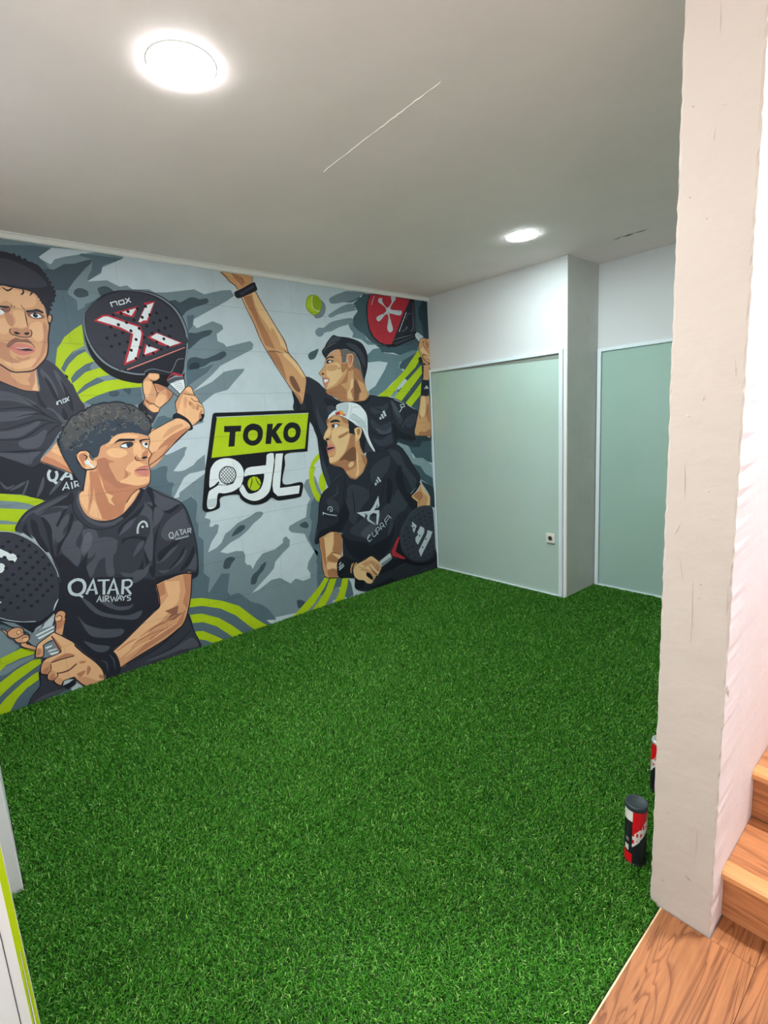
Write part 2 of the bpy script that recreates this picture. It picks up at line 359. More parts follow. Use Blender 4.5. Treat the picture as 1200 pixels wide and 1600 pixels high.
# ---------------------------------------------------------------- laminate floor and stairs
XW = 2.964
pw = .236
for i in range(5):
    x0 = XW+.004+i*pw; x1 = min(x0+pw, XR)
    ys = [YB, -3.9+(i%3)*.4, -2.62+(i%2)*.2, -2.085] if i else [YB, -4.1, YP-.003]
    for a, b in zip(ys, ys[1:]):
        if b-a < .05: continue
        box('floor_plank', x0+.0004, x1-.0004, a+.0004, b-.0004, -.0195, .004, M['wood'], floor, .0007)
box('floor_plank', XP1+.003, XW+.004+pw-.0004, YP-.0026, -2.085, -.0195, .004, M['wood'], floor)
box('edge_strip', XW, XW+.004, YB, YP-.002, -.0195, .003, mat('pale_cut_edge', (226,200,160), .6), floor)
# stairs
st = thing('staircase', 'wooden staircase with laminate treads climbing behind the pillar', 'stairs', (XP1, -2.10, 0))
rise, run = .1765, .262
for k in range(9):
    y0 = k*run; z0 = k*rise
    lbox('riser', .001, XR-XP1-.001, y0, y0+.018, z0+(.0045 if k==0 else 0), z0+rise-.0185, M['stair'], st)
    bm = bmesh.new(); add_box(bm, .001, XR-XP1-.001, y0+.010, y0+run+.001, z0+rise-.018, z0+rise-.002, .001); bm_obj('tread', bm, M['stair'], st)
    bm = bmesh.new()
    pr = [(y0-.028,z0+rise-.026),(y0-.030,z0+rise-.022),(y0-.030,z0+rise-.008),(y0-.024,z0+rise-.001),(y0-.006,z0+rise+.001),(y0-.003,z0+rise-.001),(y0+.001,z0+rise-.001),(y0+.004,z0+rise+.001),(y0+.02,z0+rise+.0005),(y0+.022,z0+rise-.002),(y0,z0+rise-.0184),(y0-.0005,z0+rise-.028)]
    A = [bm.verts.new((.001, y, z)) for y, z in pr]; B = [bm.verts.new((XR-XP1-.001, y, z)) for y, z in pr]
    for i in range(len(pr)): bm.faces.new((A[i], A[(i+1)%len(pr)], B[(i+1)%len(pr)], B[i]))
    bm.faces.new(A[::-1]); bm.faces.new(B); bmesh.ops.recalc_face_normals(bm, faces=bm.faces)
    bm_obj('nosing', bm, M['nosing'], st)

# ---------------------------------------------------------------- padel ball tubes
def tube_body(par, r=.0335, h=.205):
    n, m = 72, 60; V = []; F = []; C = []
    K=(.012,.013,.016); Rd=lin((196,16,28)); Wt=lin((206,206,198)); Gy=lin((110,112,112)); Dk=(.02,.022,.026)
    for j in range(m+1):
        for i in range(n): a = 2*math.pi*i/n; V.append((r*math.cos(a), r*math.sin(a), h*j/m))
    for j in range(m):
        for i in range(n):
            F.append((j*n+i, j*n+(i+1)%n, (j+1)*n+(i+1)%n, (j+1)*n+i))
            s = (i+.5)/n; t = (j+.5)/m; s2 = (s*2) % 1.0      # two repeats around
            c = K
            if s2 < .36:                    # narrow column: white top, black middle with small print, red foot
                c = Wt if t > .78 else (Rd if t < .2 else K)
                if .24 < t < .34 and .12 < s2 < .26: c = Wt if (j % 2 or i % 3) else Gy
                if .40 < t < .47 and .13 < s2 < .24: c = Gy
                if .52 < t < .7 and .16 < s2 < .24: c = Dk
            else:
                u = (s2-.36)/.64; d = .52 + .42*u      # rising diagonal
                if t > d+.01: c = Rd
                elif t > d-.20: 
                    c = Wt
                    if int(t*m/4) % 2 == 0 and int(u*12) % 2 == 0 and t > d-.15: c = Rd
                else: c = K
            C.append(c)
    me = bpy.data.meshes.new('tube_body'); me.from_pydata(V, [], F); me.update(); set_col(me, C)
    for p in me.polygons: p.use_smooth = True
    o = link('tube_body', me, M['print'], par)
    lathe('tube_foot', [(0, 0), (r*.9, 0), (r+.0004, .002), (r+.0004, .006), (r, .0065), (0, .0065)], M['dark'], par, 48)
    return o
lidm = mat('dark_plastic_lid', (40,50,56), .45)
t1 = thing('ball_tube', 'black, red and white ball tube with dark lid standing beside the pillar', 'ball tube', (2.8395, -2.088, .010), 'padel ball tubes behind the pillar')
tube_body(t1).rotation_euler = (0, 0, math.radians(-150))
lathe('lid', [(0, .2135), (.027, .2135), (.0300, .2155), (.0340, .2155), (.0350, .213), (.0350, .2), (.0343, .199), (.0336, .199)], lidm, t1)
t2 = thing('ball_tube', 'half-hidden ball tube with silver foil top farther behind the pillar', 'ball tube', (2.768, -1.700, .010), 'padel ball tubes behind the pillar')
tube_body(t2).rotation_euler = (0, 0, math.radians(-150-75))
lathe('foil_top', [(0, .214), (.025, .2135), (.028, .216), (.031, .215), (.0345, .208), (.0345, .203), (.0336, .203)], mat('silver_foil', (205,208,206), .3, metal=.6), t2)

# ---------------------------------------------------------------- mural
def catmull(pts, closed=True, sub=4):
    n = len(pts); out = []
    rng = range(n) if closed else range(n-1)
    for i in rng:
        p0 = pts[(i-1) % n] if closed or i > 0 else pts[0]; p1 = pts[i]; p2 = pts[(i+1) % n]
        p3 = pts[(i+2) % n] if closed or i+2 < n else pts[-1]
        for k in range(sub):
            t = k/sub; t2 = t*t; t3 = t2*t
            out.append(tuple(.5*(2*p1[a]+(-p0[a]+p2[a])*t+(2*p0[a]-5*p1[a]+4*p2[a]-p3[a])*t2+(-p0[a]+3*p1[a]-3*p2[a]+p3[a])*t3) for a in (0,1)))
    if not closed: out.append(pts[-1])
    return out
def clamp(p): return (min(max(p[0], 3.), 3649.), min(max(p[1], 0.), 2570.))
PAL = {'l': (190, 206, 214), 'm': (118, 138, 147), 's': (84, 106, 117), 'd': (62, 80, 90), 'm2': (100, 128, 137), 's2': (62, 88, 98), 'd2': (38, 56, 66), 'q2': (128, 152, 160), 'lime': (172, 200, 20), 'limed': (120, 150, 20), 'ink': (26, 30, 42), 'k0': (34, 36, 48), 'k1': (54, 57, 69), 'k2': (77, 81, 93), 'k3': (92, 97, 108), 'n0': (20, 25, 36), 'n1': (35, 41, 52), 'n2': (52, 59, 71), 'n3': (72, 80, 90), 'a1': (236, 186, 140), 'a2': (216, 160, 120), 'a3': (192, 130, 98), 'a4': (150, 100, 78), 'a5': (178, 120, 94), 'hb': (80, 82, 84), 'f1': (226, 180, 138), 'f2': (212, 162, 122), 'f3': (190, 138, 108), 'f4': (142, 98, 84), 'c1': (226, 190, 140), 'c2': (204, 156, 110), 'c3': (172, 120, 84), 'c4': (120, 82, 60), 'line': (44, 34, 40), 'pink': (206, 130, 118), 'pinkd': (176, 104, 100), 'white': (222, 232, 236), 'wht2': (190, 204, 210), 'grey': (120, 135, 145), 'red': (178, 44, 58), 'redd': (140, 30, 44), 'black': (12, 15, 24), 'hair': (54, 66, 80), 'hair2': (108, 104, 100), 'hair3': (84, 88, 94), 'brow': (44, 46, 56), 'orange': (230, 160, 40), 'ballg': (140, 170, 10), 'shad': (120, 135, 145)}
DATA = '''
#mural
P|l|0.0|3414,2743,-3566,16,170,-2841,3872,-99
P|m|0.0|3414,2743,-800,-175,2,-14,121,-67,11,-33,82,-56,-107,20,-66,-28,-41,12,-30,-19,-99,11,-32,-15,-71,8,-182,39,-65,-24,-120,37,-71,12,-24,-35,56,-39,276,-155,-40,-40,-114,52,-65,-20,-6,-25,52,-37,-1,-46,-44,-15,-16,-20,-78,21,-106,27,-22,-21,14,-36,119,-57,130,-60,71,-65,146,-109,-140,63,-95,69,-87,19,-69,5,12,-22,65,-58,65,-65,101,-25,92,-63,8,-128,271,-69,124,-154,311,-125,771,-370
P|l|0.0|3051,2503,-68,53,-236,48,87,-58,87,-27,53,-21,25,-31,42,21
P|l|0.0|2253,2221,-293,147,21,-29,99,-36,16,-21,29,-20,71,-74,18,-6
P|s|0.0|3324,2523,-223,31,-118,0,69,-57,-26,-23,-16,-31,-30,-2,-46,35,-55,13,-92,36,3,-18,51,-53,58,-65,36,-50,1,-23,-29,-20,-9,-10,2,-53,-35,21,-8,18,-48,23,49,-183,103,-183,468,-65
P|m|0.0|3235,2530,-163,24,-16,12,34,1,140,-8
P|d|0.0|3039,2436,-29,7,-20,-3,-57,38,-54,11,-80,33,-11,-6,8,-15,31,-28,72,-84,36,-50,61,-6,24,42
P|s|0.0|2838,2549,-221,4,45,-24,49,-19,24,-12,11,-37,84,-63,-13,36,-21,32,-10,48,6,13,59,9
S|d|0.0|2908,2331,-28,26,-40,-7,-8,-22,10,-12,37,-11,21,7
S|d|0.0|2780,2363,-16,13,-35,7,-32,-20,-7,-32,70,-8,15,17
S|d|0.0|2383,2322,-45,24,-30,-12,-28,13,-41,24,-33,4,-32,-7,-52,10,-9,-20,25,-18,76,-28,58,-31,25,-28,43,2
S|d|0.0|2285,2141,-61,9,-59,19,-52,6,15,-30,67,-31,49,-39,48,-28
S|d|0.0|2301,1973,-47,22,-66,-8,-72,24,-69,30,-19,-22,44,-34,73,-19,49,-28,59,-17,58,-23
S|d2|0.0|2292,1941,-33,20,-33,-8,3,-26,37,-26,27,6
P|s|0.0|2270,2256,-50,9,20,-69,38,-44
P|s|0.0|2320,1909,-125,18,-72,29,53,-56,86,-54,66,-43
P|s|0.0|2911,1806,-113,-7,-179,3,-2,-86,113,-59,112,4,121,69
S|d|0.0|2802,1773,-26,6,-31,-3,10,-24,26,-7,20,8
S|d|0.0|2724,1789,-39,10,-10,-21,15,-20,12,7
P|s|0.0|2586,1546,-49,71,-16,1,-24,5,-19,-15,-32,-1,11,-22,50,-15,48,-30,50,-17
P|m|0.0|2627,1300,-94,74,-15,-5,-43,13,-79,31,-19,-5,19,-29,4,-21,23,-28,64,-70,-37,-6,-34,3,-64,28,-31,31,-57,34,8,-104,50,-8,62,-6,38,-22,15,-20,74,-111,-35,4,-45,24,-73,25,-62,32,22,-252,254,44,91,225
P|s|0.0|2630,1280,-36,5,-26,13,-29,2,-16,-4,0,-23,11,-29,2,-37,-11,-17,-24,-3,-7,-13,18,-30,17,-109,145,64,-22,163
P|m|0.0|2468,1112,-83,50,-105,58,19,-266,19,-38,-39,-20,15,-48,-22,-4,-25,14,-23,-9,16,-52,55,-64,31,-63,-63,19,-42,29,-36,59,-41,20,-54,38,-115,37,-44,22,-41,-2,-18,-18,22,-25,67,-37,46,-40,76,-44,72,-23,83,-51,-50,-23,-64,5,-59,-13,-11,-36,6,-53,-13,-20,-29,-10,-12,-32,-32,47,-59,52,-110,11,-71,36,-4,35,-29,10,-31,-37,11,-50,74,-46,61,-48,16,-47,49,-39,156,-107,-59,10,-114,51,-78,-4,-85,-67,-50,28,-68,-37,-68,7,-4,38,26,49,-17,50,-63,72,56,108,19,57,115,32,26,26,-9,29,-60,20,-98,25,-22,100,-34,37,55,111,-29,47,-87,21,-67,-198,99,-1024,809,204,351,161
P|s|0.0|2477,1044,-54,18,-27,14,-35,-36,-1,-31,21,-95,-13,-39,10,-79,-32,-34,28,-234,-39,-43,33,-119,-120,131,-61,-15,32,-128,-18,-36,-60,5,-37,-35,-55,-61,-80,-43,-58,-59,-56,-101,731,182
S|d|0.0|2229,535,-10,41,-22,23,-39,1,-25,-20,30,-27,19,-29,25,-4
S|d|0.0|2140,749,-24,34,-43,30,-35,1,-8,-19,28,-23,42,-16
S|d|0.0|2034,364,-17,56,-57,36,-25,29,-44,15,27,-54,48,-39,26,-49,22,-4
S|d|0.0|1571,732,-55,16,-27,-31,14,-24,47,14
S|d|0.0|1658,126,-47,-14,-33,-31,39,-22,36,0
P|s|0.0|1447,888,-69,74,-58,-40,119,-321,-28,-223,-2,-111,-27,-118,75,20,-8,141,-29,168,41,31,38,104,-30,58,-13,71,15,35
P|m|0.0|1620,28,-110,111,-76,1,-70,60,-126,-67,88,-228,241,40
P|s|0.0|1421,903,-45,-7,-3,-53,34,-262,-3,-136,-22,-185,-102,-46,-142,-29,-29,-59,-17,-114,72,-17,31,45,35,82,41,11,70,-38,96,13,11,58,6,99,-24,83,18,52,-32,82,25,66,-18,103,16,70
P|m|0.0|1309,86,-55,50,-28,-58,-48,-42,21,-38,148,42
P|d|0.0|767,2552,-108,11,-653,16,-12,-605,39,-882,501,182,-78,39,-221,7,-30,204,179,549,242,53,118,64,50,47,37,27,36,27,37,17,-17,49,-55,43,22,37,58,0,-48,37,-54,25
P|m2|0.0|769,2059,-72,53,-85,14,-39,-39,-189,-14,-223,95,-29,-43,99,-47,158,-69,18,-43,-73,-42,157,-87,154,-116,125,2,4,41,-80,41,-62,73,-55,63,-40,64,98,8,126,-14
P|m2|0.0|943,2295,-55,53,-20,-67,-75,-34,-35,-57,-66,-27,-68,-12,124,-6,76,41,90,10,-16,35,35,36
P|s2|0.0|626,2136,-158,2,-197,25,-129,49,22,-88,64,-3,125,-37,45,9,132,-5,71,3
P|s2|0.0|912,2437,-48,37,-55,44,-96,39,-22,-56,48,-93,-5,-98,-33,-87,42,-13,102,44,48,35,-6,68,-42,42,-16,36,51,0
S|s|0.0|1120,2468,-36,31,-113,45,-64,13,-88,-6,-10,-33,81,-46,88,-7,111,-22
P|m|0.0|712,2577,208,-21,76,-20,88,-37,36,-31,-2,-14,-17,-12,-123,23,-103,27,-67,36
S|m|0.0|1139,2351,-57,37,-89,46,-83,27,-57,-9,27,-17,-37,-16,117,-30,88,-26,63,-26
S|m|0.0|1273,2226,-36,25,-47,4,-76,47,-124,33,-89,12,16,-40,116,-37,88,-39,61,-13,26,-25,35,-11,28,17
S|s2|0.0|1358,2039,-23,23,-41,16,-30,12,-4,-15,34,-53,36,-17,22,6
S|s2|0.0|399,1977,-41,43,-109,25,-15,-21,67,-56,77,-15
P|d2|0.0|150,2565,-144,9,-3,-344,73,18,71,126
P|s2|0.0|166,2563,-95,-1,52,-69,6,-75,-44,-61,-9,-109,76,50
P|s2|0.0|536,1719,-107,62,-6,-15,-29,25,-124,-36,-100,-37,10,-138,57,17,111,54,135,52
P|q2|0.0|515,1718,-79,58,-3,-39,50,-34
P|d|0.0|366,1885,-163,1,-96,1,4,-66,44,-103,96,-110,28,16,84,22,4,40,-97,64,13,15,-46,45
P|q2|0.0|492,1309,-152,-47,-26,-38,-38,-87,-127,-7,-44,-36,-27,-52,122,13,101,37,42,30,63,120,81,47
P|s2|0.0|178,1266,-147,26,-2,-222,91,30,29,30,105,10,60,84
P|d2|0.0|255,1345,-234,-21,10,-37,123,3,33,-50,89,2,155,53,46,29,4,40,-196,-38
P|q2|0.0|401,1187,-107,-10,-18,-37,-111,-7,-60,-31,-71,-51,-3,-135,103,64,57,76,109,36
P|s2|0.0|329,1102,-138,-46,-57,-76,-103,-57,-5,-98,52,37,121,67,77,74
P|d2|0.0|200,921,-122,-59,-52,-37,-20,-201,85,21,3,129,78,100
P|s|0.0|3739,747,-216,-172,-149,-202,-117,-543,221,-148,401,208
P|m|0.0|3750,680,-213,-194,-105,-93,136,-106,243,19
P|s|0.0|2517,568,-90,-162,-158,-43,-252,-222,-115,-192,146,-82,586,-31
P|s|0.0|3033,1903,-24,53,-46,45,-67,37,-2,-34,50,-27,46,-45,28,-47
P|s|0.0|2996,1847,-33,41,-59,46,-46,17,-40,-33,93,-32,47,-42,26,-26
P|s|0.0|2974,1771,-47,45,-71,42,-82,20,-46,-27,89,-13,76,-32,73,-58
P|m|0.0|2895,2038,25,-10,38,-30,14,-16,-38,26,-39,11
P|m|0.0|2883,1922,-25,26,-41,-28,63,-18
P|m|0.0|2856,1858,-82,20,-46,-27,89,-13,11,10
P|m|0.0|3623,238,-72,33,-82,17,-68,5,9,-20,74,-18,64,-28,77,-1
#painted_arc
P|lime|0.0|2892,2157,41,-28,58,-49,36,-57,24,-74,2,-31,-33,-40,-27,-21,-4,-32,-23,-76,-82,-2,-77,32,-96,16,-100,7,-3,24,120,25,89,-13,89,-38,70,-45,9,23,-58,41,-71,39,-82,20,56,38,81,-27,59,-51,32,-25,9,37,-38,45,-63,39,-55,17,42,53,40,-21,53,-51,30,-47,13,21,-30,50,-40,45,-67,37
#painted_arc
P|lime|0.0|3035,2017,-30,38,-113,102,3,-119,68,-37,46,-45,24,-53,25,21
#painted_arc
P|lime|0.0|3018,1885,-28,47,-46,45,-50,30,-36,-56,46,-17,58,-42,34,-45
#painted_arc
P|lime|0.0|2984,1818,-26,26,-47,42,-93,32,-44,-40,82,-20,71,-42,47,-45
#painted_arc
P|lime|0.0|2966,1748,-73,58,-76,32,-89,13,-120,-25,3,-24,99,-3,97,-23,77,-29,83,-43
#painted_arc
P|lime|0.0|2511,378,-99,-19,-143,-62,-123,-75,-122,-139,-87,-131,103,-8,32,86,108,129,108,85,131,58,94,15
#painted_arc
P|lime|0.0|2511,263,-85,-16,-117,-68,-94,-89,-79,-127,81,0,43,82,69,75,93,62,94,20
#painted_arc
P|lime|0.0|2483,132,-53,-14,-80,-63,-63,-68,72,-8,67,69,64,31
#painted_arc
P|lime|0.0|3610,322,-48,4,-103,27,-61,-35,8,-20,62,-3,72,-16,32,-23,52,-24
#painted_arc
P|lime|0.0|3636,159,-53,30,-81,46,-81,29,-41,-2,2,-32,48,-22,82,-41,50,-32,33,-25,53,-29
#painted_arc
P|lime|0.0|3661,-4,-58,65,-34,31,-78,53,-56,31,-33,11,5,-49,64,-28,52,-44,46,-73,20,-31
#painted_arc
P|lime|0.0|3514,1248,-95,-9,-73,-17,-64,-23,-57,-29,38,-22,35,15,49,20,78,18,94,14
#painted_arc
P|lime|0.0|3526,1174,-95,-14,-123,-27,36,-33,23,-31,46,18,28,8,95,13
#painted_arc
P|lime|0.0|3540,1084,-95,-11,-71,-14,11,-41,37,10,28,9,95,15
#painted_arc
P|lime|0.0|1393,1184,-14,-14,20,-49,1,-71,-17,-68,-38,-58,24,-42,29,24,31,70,19,80,-6,89,-29,67,-42,41,-33,22,-33,17,-4,-39,50,-34
#painted_arc
P|lime|0.0|1349,1083,-45,60,-19,-48,13,-131,25,-10,21,23,18,55
#painted_arc
P|lime|0.0|1375,249,-42,-15,61,-77,106,-104,75,-49,159,-8,-66,32,-137,92,-92,66
#painted_arc
P|lime|0.0|1318,235,-63,-22,55,-104,90,-111,129,-3,-78,69,-74,72
#painted_arc
P|lime|0.0|1195,204,-60,-16,17,-78,51,-108,103,-5,-52,71,-38,76
#painted_arc
P|lime|0.0|148,2130,-27,-70,78,-90,155,-111,169,-145,66,-9,84,17,-119,62,-221,162
#painted_arc
P|lime|0.0|117,1994,-3,-78,102,-90,183,-157,80,34,-137,123
#painted_arc
P|lime|0.0|127,1838,16,-112,136,-110,67,35,-91,76
#painted_ball
S|shad|0.0|1273,2462,-74,-2,-33,-24,-8,-36,22,-48,44,-29,50,8
S|limed|0.0|1341,2419,-19,47,-41,24,-51,-2,-31,-28,-4,-45,24,-48,49,-27,49,19,22,29
S|lime|0.0|1335,2420,-18,42,-39,24,-45,-2,-28,-29,-3,-41,23,-43,42,-24,43,17,23,27
S|ballg|0.0|1271,2480,-40,-1,-25,-29,0,-41,24,-29,34,1,15,35
L|white|3.6|1276,2481,8,-47,-5,-40,-38,-18,-22,0
L|limed|3.6|1313,2391,-19,-30,-29,4,-16,-9
#painted_player_frowning
S|k1|0.0|3462,1865,-136,-31,-55,-32,-109,-25,-11,61,-4,73,-38,44,-45,-24,-36,-49,-36,-62,-32,-90,-17,-45,19,-130,113,7,61,-73,75,-101,-100,-69,-75,-34,-21,-97,67,22,140,-39,98,49,99,19,141,15
P|k0|0.0|3528,1448,-140,-12,-93,-52,-43,-20,-47,26,-137,-89,-39,-44,-4,-54,80,4,117,-36,98,49,99,19,141,15
S|k2|0.0|3291,1513,-70,20,-53,34,-15,-13,50,-79,78,0
S|k2|0.0|3384,1460,-98,-15,-85,5,38,-40,26,-29,76,38,93,33
S|k2|0.0|3144,1691,-37,-8,-42,-52,-19,-19,-6,-39,30,27,34,65
S|k2|0.0|3429,1780,-96,5,-85,-25,-66,-44,33,-11,77,26,144,9
S|k2|0.0|3445,1682,-94,-9,-80,3,-81,-9,40,-23,79,-20,144,6
S|k2|0.0|3462,1572,-125,-1,-100,25,-45,22,-14,-13,65,-46,70,-26,154,10
S|k2|0.0|3132,1905,-27,-30,-25,-49,-12,-68,12,-6,28,68,25,49
S|k2|0.0|3069,1900,-27,-37,-23,-75,-11,-76,11,1,23,76,23,68
S|k0|0.0|3154,1832,6,-73,-27,-69,30,14,7,55
S|k0|0.0|3123,1863,-27,-37,-25,-87,-5,-38,18,26,22,68
S|k0|0.0|3044,1851,-25,-63,-17,-76,8,-51,15,52,11,76
S|k0|0.0|3057,1688,-17,-38,6,-45,18,33
K|ink|6.9|3414,1581,-79,2,-73,20,-82,21,-56,-15,-49,-9
K|ink|6.9|3398,1681,-100,11,-81,1,-68,-39,-74,-54
K|ink|7.7|3422,1528,-122,-5,-55,18,-87,57,-56,7
K|ink|6.2|3291,1641,-68,15,-63,-2,-60,-37
K|ink|6.2|3239,1748,-54,-50,-46,-51,-49,-33
K|ink|6.5|3168,1530,-38,35,-36,23,-28,2
L|ink|5.4|3438,1428,-50,8,-55,-30,-81,-42,-52,23,-68,89,-26,27
K|ink|7.0|3432,1464,-148,-7,-105,-2
L|k2|9.9|3322,1211,-30,59,-9,25
K|k2|15.9|3372,1250,-43,19,-35,21
K|k2|14.4|3409,1304,-24,-40,-37,13
K|k2|18.9|3256,1195,-30,54,-19,56
K|k2|19.1|3196,1200,-53,58,-15,24
S|lime|0.0|3225,1170,38,-22,35,15,29,14,19,45,-64,-23
L|wht2|14.1|3170,1341,12,-21,0,-28,-12,-12,-18,6,-11,24,2,22
B|wht2|15.3|3165,1282,-16,-22
B|wht2|14.3|3127,1277,-29,33,-11,10
B|wht2|13.3|3075,1319,-3,-46
B|wht2|9.9|3110,1295,-39,-2
B|wht2|7.2|3127,1218,-26,42,-7,-40
B|wht2|5.5|3120,1230,-25,1
B|wht2|7.2|3077,1260,-1,-40
B|wht2|7.3|3061,1225,0,36,-17,1,-5,-13,10,-10,13,-1
B|wht2|7.3|3052,1238,-16,-12
B|wht2|5.4|3083,1705,-3,16,-18,8,-4,-16,-2,-3
B|wht2|5.4|3079,1722,-2,-17
B|wht2|4.8|3051,1734,-14,4,-2,-17,13,-5,3,18
B|wht2|4.9|3034,1744,-16,-18
B|wht2|4.9|3018,1750,14,-27
S|a2|0.0|3106,1503,53,-56,50,-53,-60,-32,-61,-39,-52,-38,21,55,26,55,20,53
P|a1|0.0|3106,1503,33,-36,9,-21,-50,-37,5,39
P|a3|0.0|3209,1394,-25,29,-40,-22,-60,-52,-43,-57,48,28,61,39
L|line|4.9|3209,1394,-59,-33,-62,-39,-47,-32
S|f3|0.0|3347,1931,-36,-5,-49,-43,-83,7,-25,17,4,-63,3,-64,63,6,49,23,52,28,42,22
S|f2|0.0|3272,1877,-87,1,15,-34,-5,-29,47,11
P|f1|0.0|3159,1901,-1,-57,3,-63,28,8,-21,43
L|line|5.8|3359,1854,-33,-19,-52,-28,-50,-22,-62,-6
S|ink|0.0|3058,2191,-14,10,-12,-8,3,-23,11,-18,9,-9,8,14
S|f2|0.0|3052,2189,-8,6,-6,-8,5,-20,8,-11,5,13
S|f2|0.0|3404,2267,-66,59,-91,11,-93,0,-67,-37,-19,-42,-7,-56,-2,-68,10,-63,12,-52,15,-47,32,-41,40,-36,55,-9,38,2,50,38,60,53,36,131
S|f1|0.0|3252,2304,-61,7,-56,-10,-37,-13,7,-45,47,-21,43,2,38,29,49,-21
S|f1|0.0|3213,2200,-40,9,-12,-26,3,-56,33,-11,24,2,-15,34
S|f1|0.0|3135,2146,-41,8,-15,-32,18,-58,28,-19,24,38,5,34
S|f1|0.0|3304,2144,-67,22,-3,-44,25,-40,27,4,25,15
S|f1|0.0|3296,1938,-42,-5,-49,7,-57,19,5,-29,43,-24,58,-4
S|f3|0.0|3084,2150,-17,-16,3,-57,19,-59,22,-47,43,-52,16,-6,-43,58,-18,46,-18,58
S|f3|0.0|3249,2192,-27,-9,-6,-38,16,-23,17,26
S|f3|0.0|3322,2035,-55,-3,-9,-66,-43,-26,49,-7,66,47
S|f3|0.0|3235,1967,-28,-10,-41,13,18,-18,35,-7
S|f4|0.0|3269,2021,-24,29,-26,15,-22,-7,-30,2,-24,-33,-3,-17,16,25,29,7,38,-2,33,-29
S|f4|0.0|3257,2213,-38,9,8,-23,15,-7,18,4
S|k0|0.0|3411,2403,-97,76,-93,22,-54,-8,-53,-21,-55,-19,-28,-46,-14,-43,-17,-37,9,-47,23,-30,12,-46,14,-13,0,34,11,27,11,27,12,21,32,13,28,5,51,5,46,3,94,-32,65,-79
S|k1|0.0|3321,2431,-94,35,-73,-11,-62,-29,-44,-38,-14,-37,57,-18,64,-2,92,6,93,-22
D|k0|7.6|3163,2492,-23,-7,-24,-11,-29,-14,-23,-11,-17,-20,-12,-17,-9,-24,-10,-18,-9,-22,-4,-22,1,-22,11,-30,14,-24,9,-23
K|ink|7.8|3240,2321,-16,-14,-19,5
K|ink|7.9|3158,2326,-10,-16,10,-17,7,2
K|ink|8.0|3128,2318,-18,-9,15,-21
K|ink|7.8|3193,2324,17,-15,15,-7
D|k0|7.3|3087,2300,-6,-13,-7,-16,-6,-13,27,50,14,4
L|line|7.5|3049,2152,19,-75,10,-58,16,-50,34,-41,40,-34,55,-10,43,3,46,36,41,29
S|brow|0.0|3151,2211,-27,5,-26,7,-25,-13,4,-9,24,6,35,-6,16,-1
S|brow|0.0|3292,2226,-28,0,-41,-1,15,-10,28,0,28,-5
S|f4|0.0|3151,2197,-25,5,-35,0,-22,-17,17,-13,35,-3,23,10
S|white|0.0|3135,2190,-18,9,-20,-3,-13,-13,22,-8,21,2
D|ink|11.9|3113,2188
D|grey|2.8|3109,2193
K|ink|5.1|3138,2190,-22,12,-22,-3,-12,-18
S|white|0.0|3286,2205,-19,1,-16,-14,16,-13,22,4
K|ink|4.3|3285,2207,-22,1,-14,-13
K|line|5.1|3159,2216,-1,-33,0,-33,-3,-28
K|line|3.6|3171,2242,-7,-21,-11,-4
K|line|3.6|3214,2238,1,-22
K|line|3.6|3203,2231,0,-16
S|f3|0.0|3237,2106,-26,12,-23,-7,-30,11,-13,-27,4,-15,26,-9,29,1,28,6
L|line|4.3|3236,2111,7,-14,-7,-16,-18,-5,-23,-7,-34,2,-14,10,-4,17,4,13
S|ink|0.0|3225,2093,-15,3,-13,-10,20,-4
S|ink|0.0|3180,2090,-18,7,-7,-6,14,-10
S|pink|0.0|3259,2008,-30,24,-24,3,-28,-4,-23,-10,-12,-22,28,-18,35,-8,27,8,17,14
S|ink|0.0|3233,2009,-28,-3,-30,4,-23,-10,35,-6,28,5
K|pinkd|4.5|3259,2008,-26,1,-41,-12,-47,2
K|white|2.8|3232,2013,-28,-3,-35,5
#painted_racket_cross
S|black|0.0|2880,2198,5,-56,1,-63,-7,-68,-29,-69,-52,-58,-69,-39,-87,-19,-40,0,-95,7,-65,-43,-52,-43,-49,43,-2,72,-48,172,-13,58,0,70,20,76,35,59,57,49,71,29,66,6,78,-4,76,-13,78,-34,67,-53,34,-40
S|grey|0.0|2879,2195,4,-53,-2,-50,-15,-56,-27,-56,-47,-50,-70,-35,-87,-19,-66,1,-49,11,-168,-12,-43,101,-22,86,-7,85,25,89,42,65,70,51,84,22,104,-2,90,-17,65,-32,67,-53,38,-44
S|k0|0.0|2873,2197,4,-51,-3,-50,-16,-56,-28,-53,-46,-49,-66,-35,-84,-18,-66,-1,-68,-3,-142,2,-38,93,-20,86,-5,85,25,89,41,62,67,47,81,25,97,1,89,-15,65,-32,64,-53,38,-44
S|k1|0.0|2869,2198,3,-52,-3,-50,-16,-53,-28,-49,-45,-47,-48,-29,-43,-9,-376,153,-9,85,23,85,42,58,67,48,77,25,94,1,89,-15,62,-31,62,-50,38,-43
P|k0|0.0|2683,1903,-173,61,-200,91,37,-172,153,-2,134,6
B|pink|6.7|2683,1906,-182,72,-191,77
B|ink|3.3|2695,1909,-188,74,-194,80
L|grey|4.1|2584,1891,-26,17,-42,4,-60,-13,-35,-3,-26,36,-27,43,-41,7
P|red|0.0|2824,2185,-49,34,-31,3,-89,-25,-86,-27,-11,-46,14,-47,17,-55,24,-54,79,-36,5,7,-49,127,-17,54,69,25,122,34
P|white|0.0|2809,2186,-39,24,-24,2,-89,-27,-78,-22,-10,-36,11,-37,42,-116,60,-25,-46,111,-18,61,68,34
P|red|0.0|2712,2236,-147,53,36,-72,75,10
P|white|0.0|2664,2244,-84,30,33,-48
P|red|0.0|2530,2312,-70,15,63,-134,47,-10,12,9,-52,94
P|white|0.0|2520,2296,-50,22,57,-112,20,-1,19,-13,11,4
P|red|0.0|2538,2105,-59,34,-161,-58,90,-32,64,16,53,34
